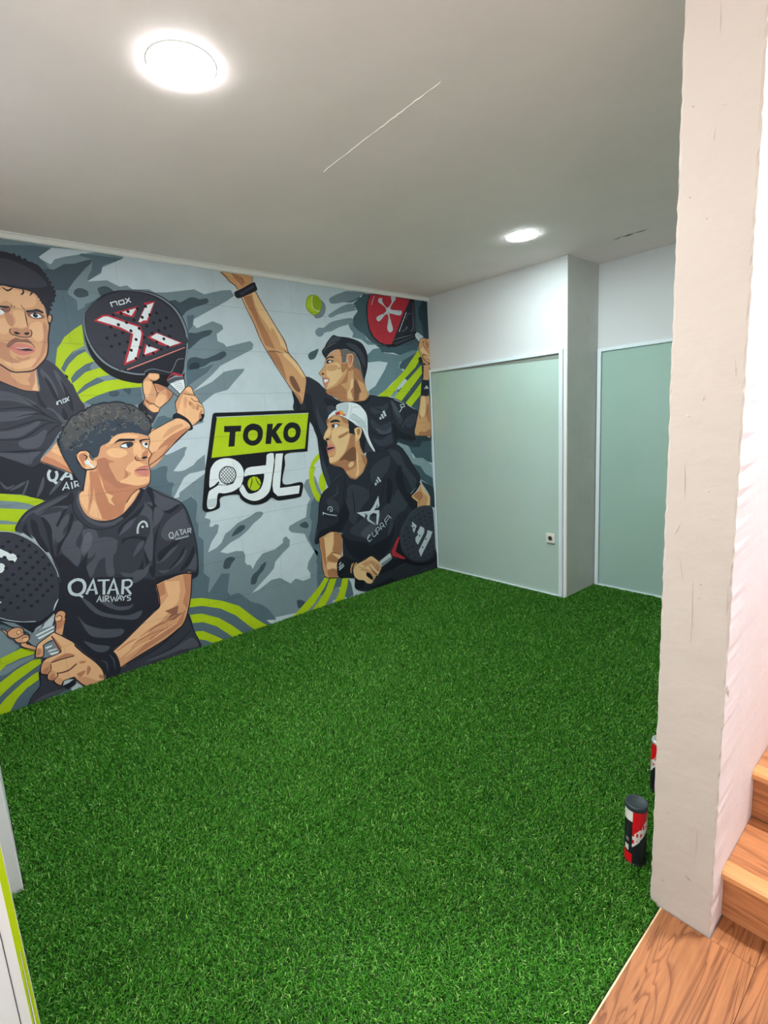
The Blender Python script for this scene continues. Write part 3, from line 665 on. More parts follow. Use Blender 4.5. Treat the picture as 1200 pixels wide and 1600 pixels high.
P|white|0.0|2518,2107,-41,26,-141,-51,71,-25
P|red|0.0|2557,2064,-84,-29,38,-30,69,-16,-13,48
P|white|0.0|2548,2058,-65,-25,86,-33
D|black|9.4|2523,2290,50,-18,57,-22,41,-15,45,-13,-164,1,-47,18,-43,14,-57,-24,42,-19,-64,-28,105,10,43,-21,-108,-6,39,-17,44,-19,-106,-11,38,-19,46,-22,-65,-24,43,-19,72,20,-20,-46,61,-16,-19,109,33,-61,17,46,16,-114,21,49,40,-16,-25,64,-29,67,19,47,-45,18,-24,-48,116,14,44,-17,-18,-46,-44,18,92,-37,-65,-30,48,-17
B|white|5.8|2722,2295,-7,-26
B|white|5.8|2724,2290,-34,13,-6,-22
B|white|5.8|2677,2305,-29,10,-5,-20,28,-10,6,20
B|white|5.9|2637,2324,-32,-18
B|white|5.9|2611,2331,23,-34
S|black|0.0|2565,1893,29,-49,-53,-22,-55,-12,-43,-23,-48,-51,-20,27,65,51,55,42
P|red|0.0|2457,1845,-43,47,-16,2,-53,-17,-1,-12,71,19,36,-41
S|k2|0.0|2452,1841,-34,20,-40,8,-32,-2,0,-17,39,-8,54,-20
K|wht2|3.9|2447,1845,-45,22,-54,2
P|white|0.0|2437,1822,-48,20,-45,8,-2,-52,38,-39
B|grey|2.7|2419,1826,-45,12
B|grey|2.7|2408,1816,-49,12
B|grey|2.7|2406,1803,-49,11
B|grey|2.7|2399,1793,-49,9
B|grey|2.7|2393,1779,-38,15
P|grey|0.0|2439,1818,18,-21,-58,-59,-17,17
L|ink|3.5|2503,1858,-36,-17,-28,-21,-28,-29,-31,-34
L|ink|3.5|2458,1795,-28,-24,-35,-35
L|ink|4.6|2342,1869,-3,-35,3,-36
#painted_hands
P|k0|0.0|2614,1720,33,-25,4,-19,-45,-58,-24,-44,-50,68,-16,30,29,-14,36,8,22,28
P|k1|0.0|2598,1675,-32,-32,-30,-5,38,-60,22,35
S|a2|0.0|2603,1833,-40,49,-15,5,-41,-2,-13,-10,6,-21,20,-11,19,-4,1,-21,-60,-15,-49,-39,10,-31,33,-31,42,-30,15,-26,35,-5,27,22,23,35,-4,22,-11,15,7,34
S|a1|0.0|2556,1882,-52,-1,-4,-17,19,-15,33,3,13,19
S|a1|0.0|2599,1829,-41,8,-8,-23,12,-34,20,-37,17,7
S|a3|0.0|2536,1822,-50,-12,-50,-42,7,-35,17,-12,6,66,33,-11,21,12
S|a1|0.0|2521,1753,-28,8,-18,-12,1,-31,35,-38,33,12,2,12
S|a1|0.0|2586,1682,-27,7,-31,-17,6,-22,31,-3
S|a3|0.0|2602,1728,-44,-28,26,-3,24,16
L|line|4.4|2553,1848,-11,-18,-6,-19,-8,-31,-3,-19,7,-23
L|line|4.4|2599,1724,-11,-15,-11,-10,-23,-1,-13,-14,-17,-12
K|line|4.0|2525,1761,-16,11
L|line|4.4|2559,1884,34,-36,10,-22,4,-53,-5,-34,11,-26,-8,-31,-22,-27,-21,-12,-31,3,-15,26,-47,34,-28,27,-16,27
L|line|4.0|2497,1875,-1,-17,24,-17,26,-1,11,8
S|a1|0.0|2380,1755,-32,32,-31,19,-15,-8,-15,-44,-22,-24,-5,-25,-19,-20,-7,-29,2,-33,34,-31,15,-20,36,-23,20,5,38,54,37,26,0,59,-16,31
S|a2|0.0|2380,1755,-20,4,22,-51,30,-71,2,56,-14,31
S|a2|0.0|2356,1787,-34,-20,-27,-13,14,-8,43,13
S|a2|0.0|2334,1711,-32,-13,-21,-25,-16,-8,42,-7
S|a3|0.0|2326,1707,-15,-9,10,-19,10,8
S|a3|0.0|2275,1681,-10,-16,11,-20,9,12
S|a3|0.0|2320,1561,-41,23,-9,40,-15,16,1,-41,29,-27
S|a2|0.0|2354,1739,-18,-16,8,-32,12,-31,8,32
L|line|4.1|2363,1763,-23,-8,-28,-5,-28,-4
L|line|4.2|2311,1730,-18,-20,-29,-5
L|line|4.2|2281,1690,-26,-17,-10,-5
L|line|4.2|2254,1652,-6,-20
L|line|4.6|2380,1755,-50,47,-21,2,-14,-18,-8,-36,-23,-28,-4,-21,-17,-16,-9,-29,1,-33
L|line|4.6|2383,1751,21,-27,14,-23,0,-40,-2,-27
L|line|4.7|2325,1549,-26,11,-23,20
S|ink|0.0|2258,1620,-22,3,1,-20,18,-24,17,-8,3,13,-19,15
S|a1|0.0|2605,1519,-57,26,-99,46,-53,10,-37,-22,-21,-33,16,-24,59,-48,79,-62,36,-30,49,-55,70,-36,9,40
S|a2|0.0|2484,1478,-78,47,-64,21,7,-20,46,-38,97,-76,86,-89,53,-26,1,47,-70,73
S|a3|0.0|2567,1409,-54,55,-64,40,-93,31,56,-53,80,-63,70,-66
S|a2|0.0|2484,1534,-83,31,-14,-16,43,-22,80,-43,21,-7
L|line|4.5|2604,1521,-56,26,-62,30,-45,18
L|line|4.7|2358,1519,55,-45,80,-63,35,-33
S|ink|0.0|2447,1611,-8,16,-23,9,-23,-11,-37,-26,-24,-33,-9,-29,6,-14,29,-6,-19,25,20,33,38,22,31,3,19,-3
S|a3|0.0|2632,1322,-102,110,24,-31,53,-12
S|a2|0.0|2633,1317,-37,67,-57,36,-37,10,57,-66
L|line|4.9|2347,1529,74,-55,57,-50,65,-57,90,-54
#painted_player_arm_raised
S|n1|0.0|1394,1876,-105,-41,-54,-48,-112,-88,-173,-44,-150,38,-30,35,-96,-11,-129,-8,-86,-34,-104,-35,-153,-71,-6,-34,56,-225,124,42,91,17,29,-87,384,-44,339,-32,72,7,32,161,47,120,90,118,42,20,-48,36,-45,111
S|n1|0.0|1454,1668,-69,-97,-43,-147,-9,-147,-20,-161,-63,-109,-190,-3,3,250,141,112,41,199,50,99
S|n1|0.0|1401,1878,-70,-37,-90,-46,-71,-80,12,-119,328,19,13,83,7,75,-76,-103,-39,118
P|n0|0.0|1527,1766,-73,-96,28,-48,26,8,12,53
S|n0|0.0|1238,1713,-170,-33,-156,2,-153,33,61,-61,160,4,192,-25,58,31
S|n0|0.0|1435,1716,-70,18,-19,-154,-70,-141,-33,-162,24,-119,54,195,46,131
S|n2|0.0|1326,1657,-27,-79,-51,-101,-6,-120,38,43,38,101
S|n2|0.0|1310,1223,-41,-85,-25,-126,26,-18,29,86
S|n2|0.0|753,1631,-114,-3,-75,30,20,-64,132,-28,53,34
S|n2|0.0|775,1526,-108,-58,-135,26,-11,-56,121,-26,112,39
S|n2|0.0|775,1366,-98,-28,-91,38,-77,28,23,-98,149,-22
S|n3|0.0|725,1449,-112,-39,-93,50,35,-64,118,-4
S|n2|0.0|507,1624,-71,-57,-56,-91,19,-44,58,58,47,80
S|n2|0.0|380,1487,-83,53,-81,8,22,-79,83,-42
S|n3|0.0|533,1679,-58,-34,-53,-101,17,-21,62,79
S|n0|0.0|518,1482,-85,-82,-155,-55,-13,-36,219,27,19,-55,21,124
K|n0|10.8|531,1701,-3,-152,5,-165,-29,-114
K|n0|9.4|766,1642,-110,-46,-84,-35
K|n0|9.5|786,1569,-123,-58,-118,5
K|n0|9.6|784,1420,-124,-50,-135,24
K|n0|10.1|343,1564,53,-88,50,-53
K|n2|8.9|1183,1524,-90,16,-99,-35
L|n0|7.3|759,1726,-84,-12,-84,-28,-60,15,-118,-30,-106,-52,-116,-60,14,-92,44,-159
L|ink|8.9|222,1571,-22,-24,57,-238,225,49
P|wht2|0.0|635,1585,-25,8,-22,-48,21,-8
P|wht2|0.0|656,1559,-19,7,-22,-38,18,-6
P|wht2|0.0|673,1531,-15,10,-13,-20,26,-6
B|wht2|7.7|415,1638,-47,5,-6,-23,47,-4,6,22
B|wht2|8.8|428,1572,-43,49
S|c2|0.0|145,1708,-49,4,-60,-8,-1,-363,70,-1,75,5,67,9,-13,83,-36,92,-18,51,-20,71
S|c1|0.0|134,1697,-45,5,1,-125,34,-62,43,33,-13,83
S|c2|0.0|198,1518,-28,-17,-41,-70,34,-50,67,-1,-8,67
S|c3|0.0|178,1382,-75,-5,-64,23,0,-53,66,-4,90,8
S|c3|0.0|71,1628,-30,0,-2,-159,33,23,12,53
K|line|6.0|196,1560,-27,-48,1,-16
K|line|4.8|125,1505,-49,50,-11,52
L|line|5.3|158,1672,16,-62,19,-61,31,-87,21,-102,-140,-22,-69,0
P|k0|0.0|116,1861,-86,-7,13,-143,38,-4,67,11,-14,92
P|white|0.0|98,1775,-27,25,-11,8,-21,-29
P|k0|0.0|80,1790,-8,-6,6,-10,8,1
P|k0|0.0|62,1800,-6,-5,4,-20,8,0
P|c2|0.0|94,1969,-71,-4,11,-108,71,4
S|c2|0.0|148,2161,-14,45,-28,29,-44,3,-18,-12,-34,9,-14,-27,-12,-50,11,-174,98,-2,-2,30,34,55,11,45
S|c1|0.0|123,2207,-37,-3,-4,-50,-56,-53,-29,-30,16,-16,58,39,50,23
S|c3|0.0|57,2200,-23,6,-29,-23,17,-32,23,5
S|c3|0.0|93,1987,-68,1,-4,-46,59,20
K|line|5.9|48,2221,31,-17,2,-35,-28,-24,-42,-44
K|line|5.2|124,2072,24,79,-14,55,-28,27,-52,2
K|k0|9.2|5,2071,66,18,31,-16,-34,-40,-59,-24
S|k0|0.0|155,2051,-38,16,-26,-45,-44,-24,-31,21,-7,-15,38,-6,46,-6,43,14
D|ballg|7.1|99,2015
P|c2|0.0|84,1992,-67,4,8,-126,79,0
P|k0|0.0|108,1982,-19,5,12,-117,20,5
S|c2|0.0|2005,2558,-78,2,-149,0,-3,-40,-16,-58,-39,-70,-68,-111,-57,-88,-43,-69,-22,-75,-67,-75,-62,-96,11,-90,42,-118,36,43,91,134,101,158,68,116,49,128,37,78,35,90,23,43,14,18,40,28
P|c1|0.0|1790,2459,-31,3,-39,-70,-68,-111,-57,-88,-54,-126,48,27,47,33,39,89,70,92,25,59
P|c3|0.0|1863,2414,-70,17,-20,-92,-38,-85,-41,-67,-52,-117,79,25,42,122,43,99
S|c3|0.0|1710,2046,-66,3,-43,-71,-24,-87,-25,-95,-82,-61,-16,-61,67,84,60,97,72,115
S|c4|0.0|1544,1870,-35,7,-38,-66,-13,-46,36,1,38,52
S|c1|0.0|1559,2052,-47,-42,-64,-57,-42,-75,31,8,79,87,63,56
S|c2|0.0|1658,2224,-30,-33,-26,-62,-10,-64,44,55,29,41
P|c1|0.0|1871,2413,-15,-1,-57,-163,-50,-121,-81,-144,-210,-302,-4,-12,36,43,91,134,101,158,68,116,49,128,37,78
L|line|5.2|1870,2410,-34,-83,-37,-78,-49,-128,-68,-116,-101,-158,-127,-177
L|line|6.2|1759,2462,-39,-70,-68,-111,-57,-88,-43,-69,-20,-75,-69,-75,-62,-96
K|line|5.5|1717,2056,-74,0,-49,-9
K|line|5.6|1570,2069,-19,-17,-21,-6
L|line|5.9|2005,2558,-38,-29,-19,-23,-40,-24,-14,-23
K|line|5.1|1928,2559,-57,-14,-28,-20,-8,-25
K|c1|7.8|1985,2556,-84,-18,-50,-14
B|line|3.4|1775,2557,-1,-37
P|c3|0.0|1928,2554,-51,0,-41,-35,19,-35,47,40
S|ink|0.0|1920,2438,-55,29,-98,54,-17,-18,-7,-26,16,-15,73,-35,55,-24,26,3
P|k1|0.0|1883,2435,-114,69,-6,-16,107,-65
S|c3|0.0|1219,1779,0,-25,-35,-21,-61,-18,-30,-28,-121,-9,-132,3,-62,40,19,56,13,49,24,131,220,34,151,-145
P|c2|0.0|1070,1821,-67,9,-14,38,-5,52,-63,18,18,-134,36,-26,-20,-96,51,1,17,56,-14,30
P|c1|0.0|956,1864,-28,-4,14,-65,28,-26,-21,-79,49,14,19,40,-37,34
P|c2|0.0|888,1860,-65,-39,-30,-62,-3,-36,44,-39,52,5,-10,49,-25,21,35,62
P|c4|0.0|922,1869,-31,-35,-29,-66,19,-22,17,-61,40,-4,-3,101
S|c3|0.0|1213,1763,-94,-5,-98,3,-8,-35,68,-25,62,19
P|hair2|0.0|1060,2099,-125,-7,-52,-37,-37,-98,-37,-109,8,-27,48,44,61,17,-3,95,59,83,17,-68,44,-1
P|c3|0.0|919,1960,-60,-25,-37,-109,66,39,33,13
S|c2|0.0|1055,2095,32,-5,50,-23,45,-35,20,-25,13,-29,-6,-12,23,-25,41,-34,-1,-12,-29,-16,-1,-21,-5,-20,-7,-34,-4,-16,-15,-9,-47,8,-95,43,-74,85,4,77,44,-1,5,67
S|c1|0.0|1199,1962,-59,18,-54,10,-40,-33,-8,-34,38,-59,47,-43,55,-25,33,-13,-13,26,-25,46,28,33,-4,41
S|c2|0.0|1194,1962,-85,10,-30,-16,34,-26,53,-9,26,8
S|a2|0.0|1154,2054,-56,31,-43,6,-12,-41,0,-59,29,33,41,15
S|c3|0.0|1050,1974,-50,9,-13,-33,41,-35,21,8
S|c3|0.0|1089,1935,-21,17,-10,-2,11,-10
K|c1|6.8|987,1950,42,-44,53,-43,69,-59
K|line|3.2|1215,1978,-7,-10,35,-36,30,-27,-4,-12,-28,-16
S|ink|0.0|1251,1899,-16,7,-12,-8,14,-7
S|ink|0.0|1193,2020,-32,15,-32,3,-14,-10,10,-4,37,1,30,-17,8,-1
S|ink|0.0|1194,1987,-4,16,-32,8,-20,-6,-21,-2,27,-11,33,-13
S|white|0.0|1175,1994,-14,8,-15,-1,3,-9,19,-4
S|pink|0.0|1239,1867,-26,4,-35,-12,12,-21,24,-29,13,-5,5,25
S|white|0.0|1230,1850,-26,9,-18,-7,25,-18,13,-1
K|line|3.2|1239,1867,-31,-4,-36,-4
K|pinkd|4.2|1224,1804,-17,17,-23,25
K|c4|3.3|1220,1800,-32,4
L|line|3.2|1241,1875,-2,-37,-12,-38,-8,-21,-1,-37,-33,-13,-68,-16
S|a2|0.0|989,2047,-18,14,-33,4,-22,-11,1,-34,17,-39,19,-26,23,-3,3,23,7,43
S|a3|0.0|967,2044,-28,9,-13,-12,18,-48,18,-17,8,34
K|line|2.8|962,2040,-22,5,-4,-26,14,-26
K|a1|3.4|981,2048,-37,13,-24,-20,4,-39,29,-43
S|ink|0.0|1226,2080,-26,25,-23,34,-41,43,-33,22,-26,-6,-42,-4,-32,0,-65,-5,-66,-14,-55,-22,-31,-38,-20,-47,-2,-52,13,-71,30,-75,8,-31,22,87,17,70,29,59,31,25,65,18,76,-3,32,-3,38,-12,39,-26,32,-34,16,16,14,19
S|hair|0.0|1143,2165,-44,27,-53,-5,-9,-16,55,-20,38,-14,44,-26
S|n2|0.0|986,2144,-88,-4,-65,-44,-35,-60,1,-74,32,34,29,60,53,41
K|hair2|4.1|1175,2102,-49,27,-49,15
K|hair2|3.7|1209,2068,-23,30,-33,18
#painted_racket_red
S|black|0.0|242,2577,-68,-25,2,-255,-37,-41,34,-24,143,-50,108,-37,88,-4,98,11,-130,16,-104,220
S|ink|0.0|687,2555,-111,17,-228,-6,-120,-7,253,-398,72,-6,70,12,66,42,42,62,12,88,0,88,-26,61
P|red|0.0|687,2553,-110,7,-170,2,-176,-3,98,-147,149,-249,68,-5,70,14,65,42,40,62,16,83,-4,89,-20,61
P|k1|0.0|198,2550,-23,-9,5,-180,-12,-64,81,-37,-35,55,-2,139
P|k1|0.0|465,2174,-90,26,-172,52,-23,-9,166,-57,91,-26
P|k0|0.0|229,2547,-22,-19,14,-202,43,-56,170,-73,31,-17
K|grey|5.2|464,2195,-121,33,-141,35
K|grey|4.3|205,2444,0,-117,50,-46
K|grey|4.2|306,2320,-30,-3,63,-41
S|wht2|0.0|608,2519,-15,17,-34,-2,2,-25,-53,-45,-54,50,4,45,-51,6,2,-26,31,-28,33,-54,-87,-3,-45,-1,6,-32,42,-8,94,7,2,-31,-23,-70,-5,-35,31,-23,27,14,5,30,-21,83,27,23,60,-50,30,-17,22,13,-12,26,-94,43,-3,36,54,30,20,8
D|redd|5.0|608,2524,-62,-4,-50,10,-86,-6,-72,-29,60,-6,30,-18,-56,-26,141,43,82,-62,-40,-17,93,47,24,-47,-29,-62,-54,-21,78,-16,-46,-27,-61,-26,-81,123,-56,-32,-33,44,14,-79,49,23,-12,-31,204,-64,-148,183,43,-100,-80,210
B|wht2|5.0|647,2550,40,-78
B|wht2|8.4|281,2448,103,-175
B|black|3.2|281,2416,32,8
B|black|3.2|301,2383,37,8
B|black|3.2|326,2350,30,8
B|black|3.2|351,2317,30,6
B|grey|3.2|228,2442,31,-5,35,-53
B|grey|3.2|298,2320,-23,0,79,-45
P|wht2|0.0|186,2264,-33,21,-77,-37,59,-46,45,35
B|grey|3.3|155,2266,-31,-20
P|c2|0.0|122,2212,-16,21,-44,5,-14,-17,39,-22,10,-46,31,-21,16,24
K|line|5.2|52,2218,34,-17,-5,-32
K|line|5.2|148,2156,-18,50,-24,27,-55,5
#painted_player_white_cap
S|n1|0.0|1108,1110,55,-46,94,-61,79,-51,31,-67,27,-150,22,-100,26,-83,-42,-4,-219,53,-9,-121,-4,-166,-96,-135,-4,-115,-165,-68,-208,-20,-323,27,-351,3,8,171,127,501,194,113,-141,125,88,164,117,149,59,50,122,-13,147,-21,99,-2,21,-85,35,-82,99,-42
S|n2|0.0|596,1244,-134,-34,-83,-145,-121,-131,55,-88,72,126,101,127
S|n2|0.0|812,1088,-121,76,-120,22,39,-120,95,-78,90,-34
S|n2|0.0|1040,986,-159,-53,-50,-73,121,-103,79,-119,71,100,-1,160
S|n2|0.0|1267,901,-72,-42,-17,-88,61,31,68,74
S|n2|0.0|903,682,-114,-8,-156,100,-65,60,42,-155,157,-88,96,-108,123,36,103,75
S|n2|0.0|535,852,-110,9,-39,-124,37,-65,97,-31,70,-106,68,-80,-46,201
S|n3|0.0|881,600,-117,24,98,-129,109,43
S|n0|0.0|1182,590,-73,-69,-214,-77,-27,-28,-210,39,-98,75,74,-163,129,-101,254,58,101,89
S|n0|0.0|615,1000,-54,-75,42,-155,45,7,-9,112
S|n0|0.0|455,1096,-35,-166,-56,-113,-209,-114,106,-57,65,10,76,84,86,129,37,120
S|n0|0.0|1125,1059,-10,-170,-39,-156,60,-76,45,-56,11,152,-60,96
S|n0|0.0|1391,641,-101,23,-105,23,8,-84,115,1,115,-46
K|n0|12.5|1098,1077,-2,-127,-3,-107
K|n0|10.6|1031,942,-15,-132,7,-86
K|n0|9.2|1352,789,-69,-53,-76,-2
K|n0|9.3|1336,703,-72,-34,-79,18
K|n0|10.9|761,1017,66,-103,21,-85
K|n0|11.1|642,1047,41,-152,38,-107
K|n0|10.4|551,646,41,-134,68,-80
K|n0|10.6|409,646,103,-101,57,-132,130,-91
K|n2|10.2|1271,984,-82,73,-80,42
K|ink|7.9|1323,955,-106,74,-115,75
K|n3|7.2|1267,901,-79,30,-6,73
L|ink|9.8|798,1250,-85,-2,-118,12,-107,20,-89,-64,-102,-136,-89,-152,142,-137
L|ink|9.2|1330,951,37,-66,27,-150,48,-178,-109,51,-165,-10
L|n0|16.5|350,791,-86,48,-54,59
P|n0|0.0|1072,179,-399,79,-311,-108,-330,-24,-10,-133,351,-15,413,10,282,76
S|n1|0.0|894,111,-211,18,-239,28,85,-66,160,-32,152,-20,144,14
S|n1|0.0|624,102,-196,39,-233,-55,-160,-11,3,-52,334,-20,226,20
K|n2|9.5|590,130,-113,22,-115,-8
K|n2|9.8|370,27,-172,9,-141,-21
S|c3|0.0|1242,1203,-36,-35,-88,-31,-37,-41,-36,-53,-60,-19,-66,37,-39,40,-34,58,4,39,32,42,29,74,2,54,100,28,118,-119
S|c2|0.0|963,1350,-41,-3,-9,-55,-37,-69,-25,-36,18,-42,25,-48,53,-44,44,-17,52,28,38,37,-70,14,-44,29,-8,92
S|c1|0.0|949,1273,-8,-66,0,-83,5,-60,37,-12,-27,68,4,67
S|c1|0.0|1049,1157,-30,24,-27,-2,2,-27,30,-19,20,2
S|c4|0.0|1023,1290,-55,6,-10,-44,12,-64,63,-5,52,21,53,-6
S|c3|0.0|904,1231,-41,-26,-11,-34,24,-31,18,40
S|c2|0.0|1224,1549,-75,25,-70,-21,-63,-34,4,-80,-34,-34,11,-53,39,-61,59,-49,56,-42,67,-20,22,10,5,45,9,37,-4,46,1,52,24,12,8,16,-27,50,-22,29,7,31
S|c1|0.0|1179,1459,-80,16,-78,-14,1,-43,-8,-32,33,-62,32,-62,58,-48,67,-20,38,4,-3,36,-59,11,-13,67,33,55,-4,41
S|c1|0.0|1242,1457,-33,19,-10,-26,23,-40,46,-18,4,16
S|c3|0.0|1133,1399,-48,18,-55,18,-5,-17,63,-28,33,-8
S|c3|0.0|1085,1563,-69,-44,2,-22,39,8,24,27
S|c3|0.0|1014,1386,-43,24,-8,-60,31,-41,42,-18,52,-49,49,-33,14,-4,-72,57,-45,61
S|c3|0.0|1227,1549,-45,13,22,-35,22,-24,11,15
S|ink|0.0|1205,1522,-33,14,-45,-1,-28,-20,49,2,38,-4,14,1
S|c4|0.0|1194,1496,-39,8,-44,-10,14,-12,52,-8
S|white|0.0|1183,1480,-14,15,-26,4,-17,-9,19,-17,27,-5
S|ink|0.0|1182,1490,-13,7,-9,-8,5,-15,13,-5,7,8
K|ink|5.3|1189,1490,-20,10,-39,0,-19,-11
S|ink|0.0|1259,1389,-29,1,-5,-11,25,-4
K|c4|3.6|1215,1409,-6,-16,13,-14
K|c4|3.6|1238,1472,12,-30
S|pink|0.0|1252,1329,-24,14,-37,-8,-18,-23,8,-15,34,-18,34,-18,7,27
S|ink|0.0|1249,1311,-38,7,-36,-8,32,-8,42,-7
K|c4|4.1|1241,1240,-35,2,-13,-4
L|line|4.0|1225,1543,14,-35,-6,-31,23,-29,26,-50,-10,-18,-21,-12,-3,-50,6,-46,-9,-37,-5,-45,-28,-14,-94,-39,-31,-35,-42,-59,-53,-18
P|ink|0.0|1019,1521,-68,-32,-26,-23,29,-9,16,-26,35,-19,10,6,2,53
S|c1|0.0|961,1447,-28,14,-35,-2,-16,-17,4,-43,20,-26,30,-25,20,1,5,28,-4,37
S|c3|0.0|934,1440,-28,9,-5,-27,17,-26,13,6
K|line|3.5|938,1435,-25,12,-8,-25,20,-31
K|c4|3.2|957,1414,-3,-43,-18,-23
P|n2|0.0|878,1453,-65,-70,-62,-138,52,-1,65,-3,19,21,27,95,-27,31
P|n0|0.0|879,1431,-43,-68,20,-65,11,-55,32,48,14,55
S|white|0.0|1131,1607,-2,41,-47,19,-67,6,-66,-6,-54,-18,-39,-30,-32,-39,-13,-49,1,-60,0,-82,-30,-74,-33,-64,13,-5,49,66,37,74,24,56,26,23,40,13,64,45,83,40,57,13
P|white|0.0|1222,1551,-16,27,-34,22,-37,14,4,-36,29,-4,33,-16,17,-14
P|wht2|0.0|1128,1643,-46,22,-80,3,1,-39,30,-73,45,7,-34,15,31,22,55,1
P|wht2|0.0|969,1585,-65,-34,-60,-40,-17,-39,-2,-66,32,46,53,24,38,39,53,24
P|n2|0.0|1225,1640,-33,14,-31,-5,-27,-22,1,-13,37,-14,34,-24,14,18
K|grey|3.1|970,1659,7,-47,23,-62,8,-21
K|grey|2.6|976,1623,-45,11,-48,-4
K|grey|2.6|977,1580,-40,-12,-33,-22
K|grey|2.6|994,1539,-53,-19,-47,-18
K|grey|2.7|834,1548,-3,-43,9,-22
K|grey|2.7|871,1452,-25,-45,-30,-67,-58,-88
L|line|3.3|1142,1573,-57,-12,-83,-40,-78,-47
P|red|0.0|1147,1592,-33,9,-27,7,-49,-41,27,-2,25,9,39,-1,16,6
P|orange|0.0|1101,1603,-21,7,-11,-16,-11,-21,20,-5,18,11,9,14
P|wht2|0.0|745,1013,-16,5,-32,-46,16,-5
P|wht2|0.0|761,992,-15,4,-20,-32,12,-4
P|wht2|0.0|773,965,-18,6,-5,-21,23,-8
P|wht2|0.0|742,849,-5,-92,18,-15,28,1,19,-19,-59,-6,1,-47,24,-84,11,2,7,12,-12,89,41,14,38,-15,12,-34,-74,-61,18,4,71,45,10,23,-10,31,22,7,11,-27,84,59,-147,-8,-40,33
P|n1|0.0|852,700,-28,6,38,-12
P|n1|0.0|768,762,-11,20,2,-32,24,-4
P|n1|0.0|928,717,-51,-10,29,-2
B|wht2|6.5|868,513,30,-34,-16,-25,-34,15
B|wht2|6.5|902,484,-20,28,-24,3
B|wht2|6.5|843,532,-14,-41,-15,-4,-26,21,19,41
B|wht2|6.6|773,499,21,55,-24,14,-25,-23,28,-17
B|wht2|6.6|725,533,21,49,-24,17,-24,-25,25,-16
B|wht2|6.6|711,564,-30,-11
B|wht2|6.6|664,566,23,51,-47,36,-35,-33
B|wht2|5.9|675,592,-50,40
L|wht2|6.6|1294,803,-5,23,-18,4,-19,-10,-2,-27,24,0
B|wht2|4.6|1277,814,-12,-9,5,-9
B|wht2|7.9|1342,798,2,-23
B|wht2|6.6|1345,793,-52,-24,-83,-24
D|n1|2.6|1328,779,-20,0,-18,-17,-21,3,-23,-14,-18,4
S|c2|0.0|1403,580,-46,18,-66,20,-40,-5,-64,-27,-12,-51,6,-83,10,-47,-11,-17,46,-46,14,-60,3,-69,85,20,43,21,21,71,1,117,9,70
S|c1|0.0|1351,583,-96,26,10,-56,17,-94,44,-38,27,-29,-2,110
S|c1|0.0|1349,356,-50,10,-56,-20,4,-49,42,-4,56,21
S|c3|0.0|1251,609,-64,-23,-12,-51,15,-124,69,29,22,26,-26,57
S|c3|0.0|1399,576,-40,9,-7,-56,-1,-110,5,-96,16,46,14,99
S|c3|0.0|1344,411,-59,14,-62,-42,-7,-15,35,-20,64,21
S|c1|0.0|1277,423,-25,2,-72,-34,27,-25
S|c3|0.0|1347,293,-51,13,-47,-29,-3,-51,82,8
K|line|5.3|1326,421,-34,16,-41,-5,-71,-43
L|line|6.0|1403,580,-1,-68,-9,-70,-1,-117,-21,-71,-43,-23,-89,-19
S|n0|0.0|1238,352,-49,34,-59,-16,-100,-52,-7,-30,55,-111,69,10,91,27,11,84
B|n2|4.2|1190,376,19,-24
K|n2|5.6|1122,361,-75,-39
P|wht2|0.0|1228,325,-23,19,-5,-8,20,-20
P|wht2|0.0|1234,301,-52,23,-6,-9,51,-24
P|wht2|0.0|1230,283,-55,24,-4,-10,54,-26
P|c2|0.0|1111,250,-18,47,-54,12,-7,-19,47,-33,13,-47,17,11
L|n0|12.8|1025,317,42,-26,25,-53,-9,-74
P|n0|0.0|955,400,-78,-85,-57,-13,-53,-82,131,-155,123,55,64,62
S|c1|0.0|1071,255,-38,27,-56,17,-112,19,-26,-21,-71,-69,-10,-48,21,-25,26,-24,19,-3,37,-36,16,-26,28,1,45,18,24,36,54,14,33,30,18,48
S|c2|0.0|979,277,-111,4,-90,-58,-15,-49,21,-14,52,61,54,28,56,-9
S|c2|0.0|1011,226,-81,-12,-70,-62,-25,-36,30,-19,32,64,53,35
S|c3|0.0|867,191,-62,-60,6,-10,32,19
K|line|6.6|869,274,-24,-50,-43,-56,-28,-13
K|line|6.6|917,255,-33,-45,-33,-53,-31,-26
K|line|6.6|950,189,-53,-28,-42,-63
K|line|5.7|825,234,-25,-44,2,-22
S|black|0.0|938,175,-32,-4,-34,-46,-2,-31,31,23,33,31
L|line|6.5|1023,288,-73,12,-89,17,-93,-81,-10,-56,21,-25
L|line|6.5|1078,177,-50,-42,-53,-18,-34,-34,-45,-18,-21,8
K|c3|5.7|1026,259,-61,-29,-67,28
S|c2|0.0|203,893,-35,-51,-41,-53,-42,-37,1,-56,7,-38,75,11,88,-2,-4,62,81,54,-66,34,-45,32
S|c3|0.0|301,790,-55,24,-43,-6,-19,-50,47,-40,8,-46,11,2,-4,54
S|c1|0.0|209,886,-36,-43,-35,-52,-47,-46,10,-70,34,-7,-16,73,62,64
P|a1|0.0|336,784,-84,-51,-2,-65,11,2,-3,52,66,48
#painted_racket_stripes
S|black|0.0|516,418,-22,-121,-87,-105,-114,-67,-110,-25,-116,15,-30,76,-5,-34,13,-64,71,-25,179,25,156,69,109,64,76,64,-87,96
P|red|0.0|530,429,-17,-7,38,-74,25,-52,-113,-84,-4,-12,41,9,109,51,26,41,-21,22,-46,67
P|black|0.0|551,348,-26,-52,-47,-72,78,56,19,19
S|n3|0.0|508,386,-18,104,-57,67,-67,66,-88,40,-88,10,-99,-16,-33,-29,-12,-74,-6,-230,5,-131,56,-62,103,-18,131,32,92,59,67,86
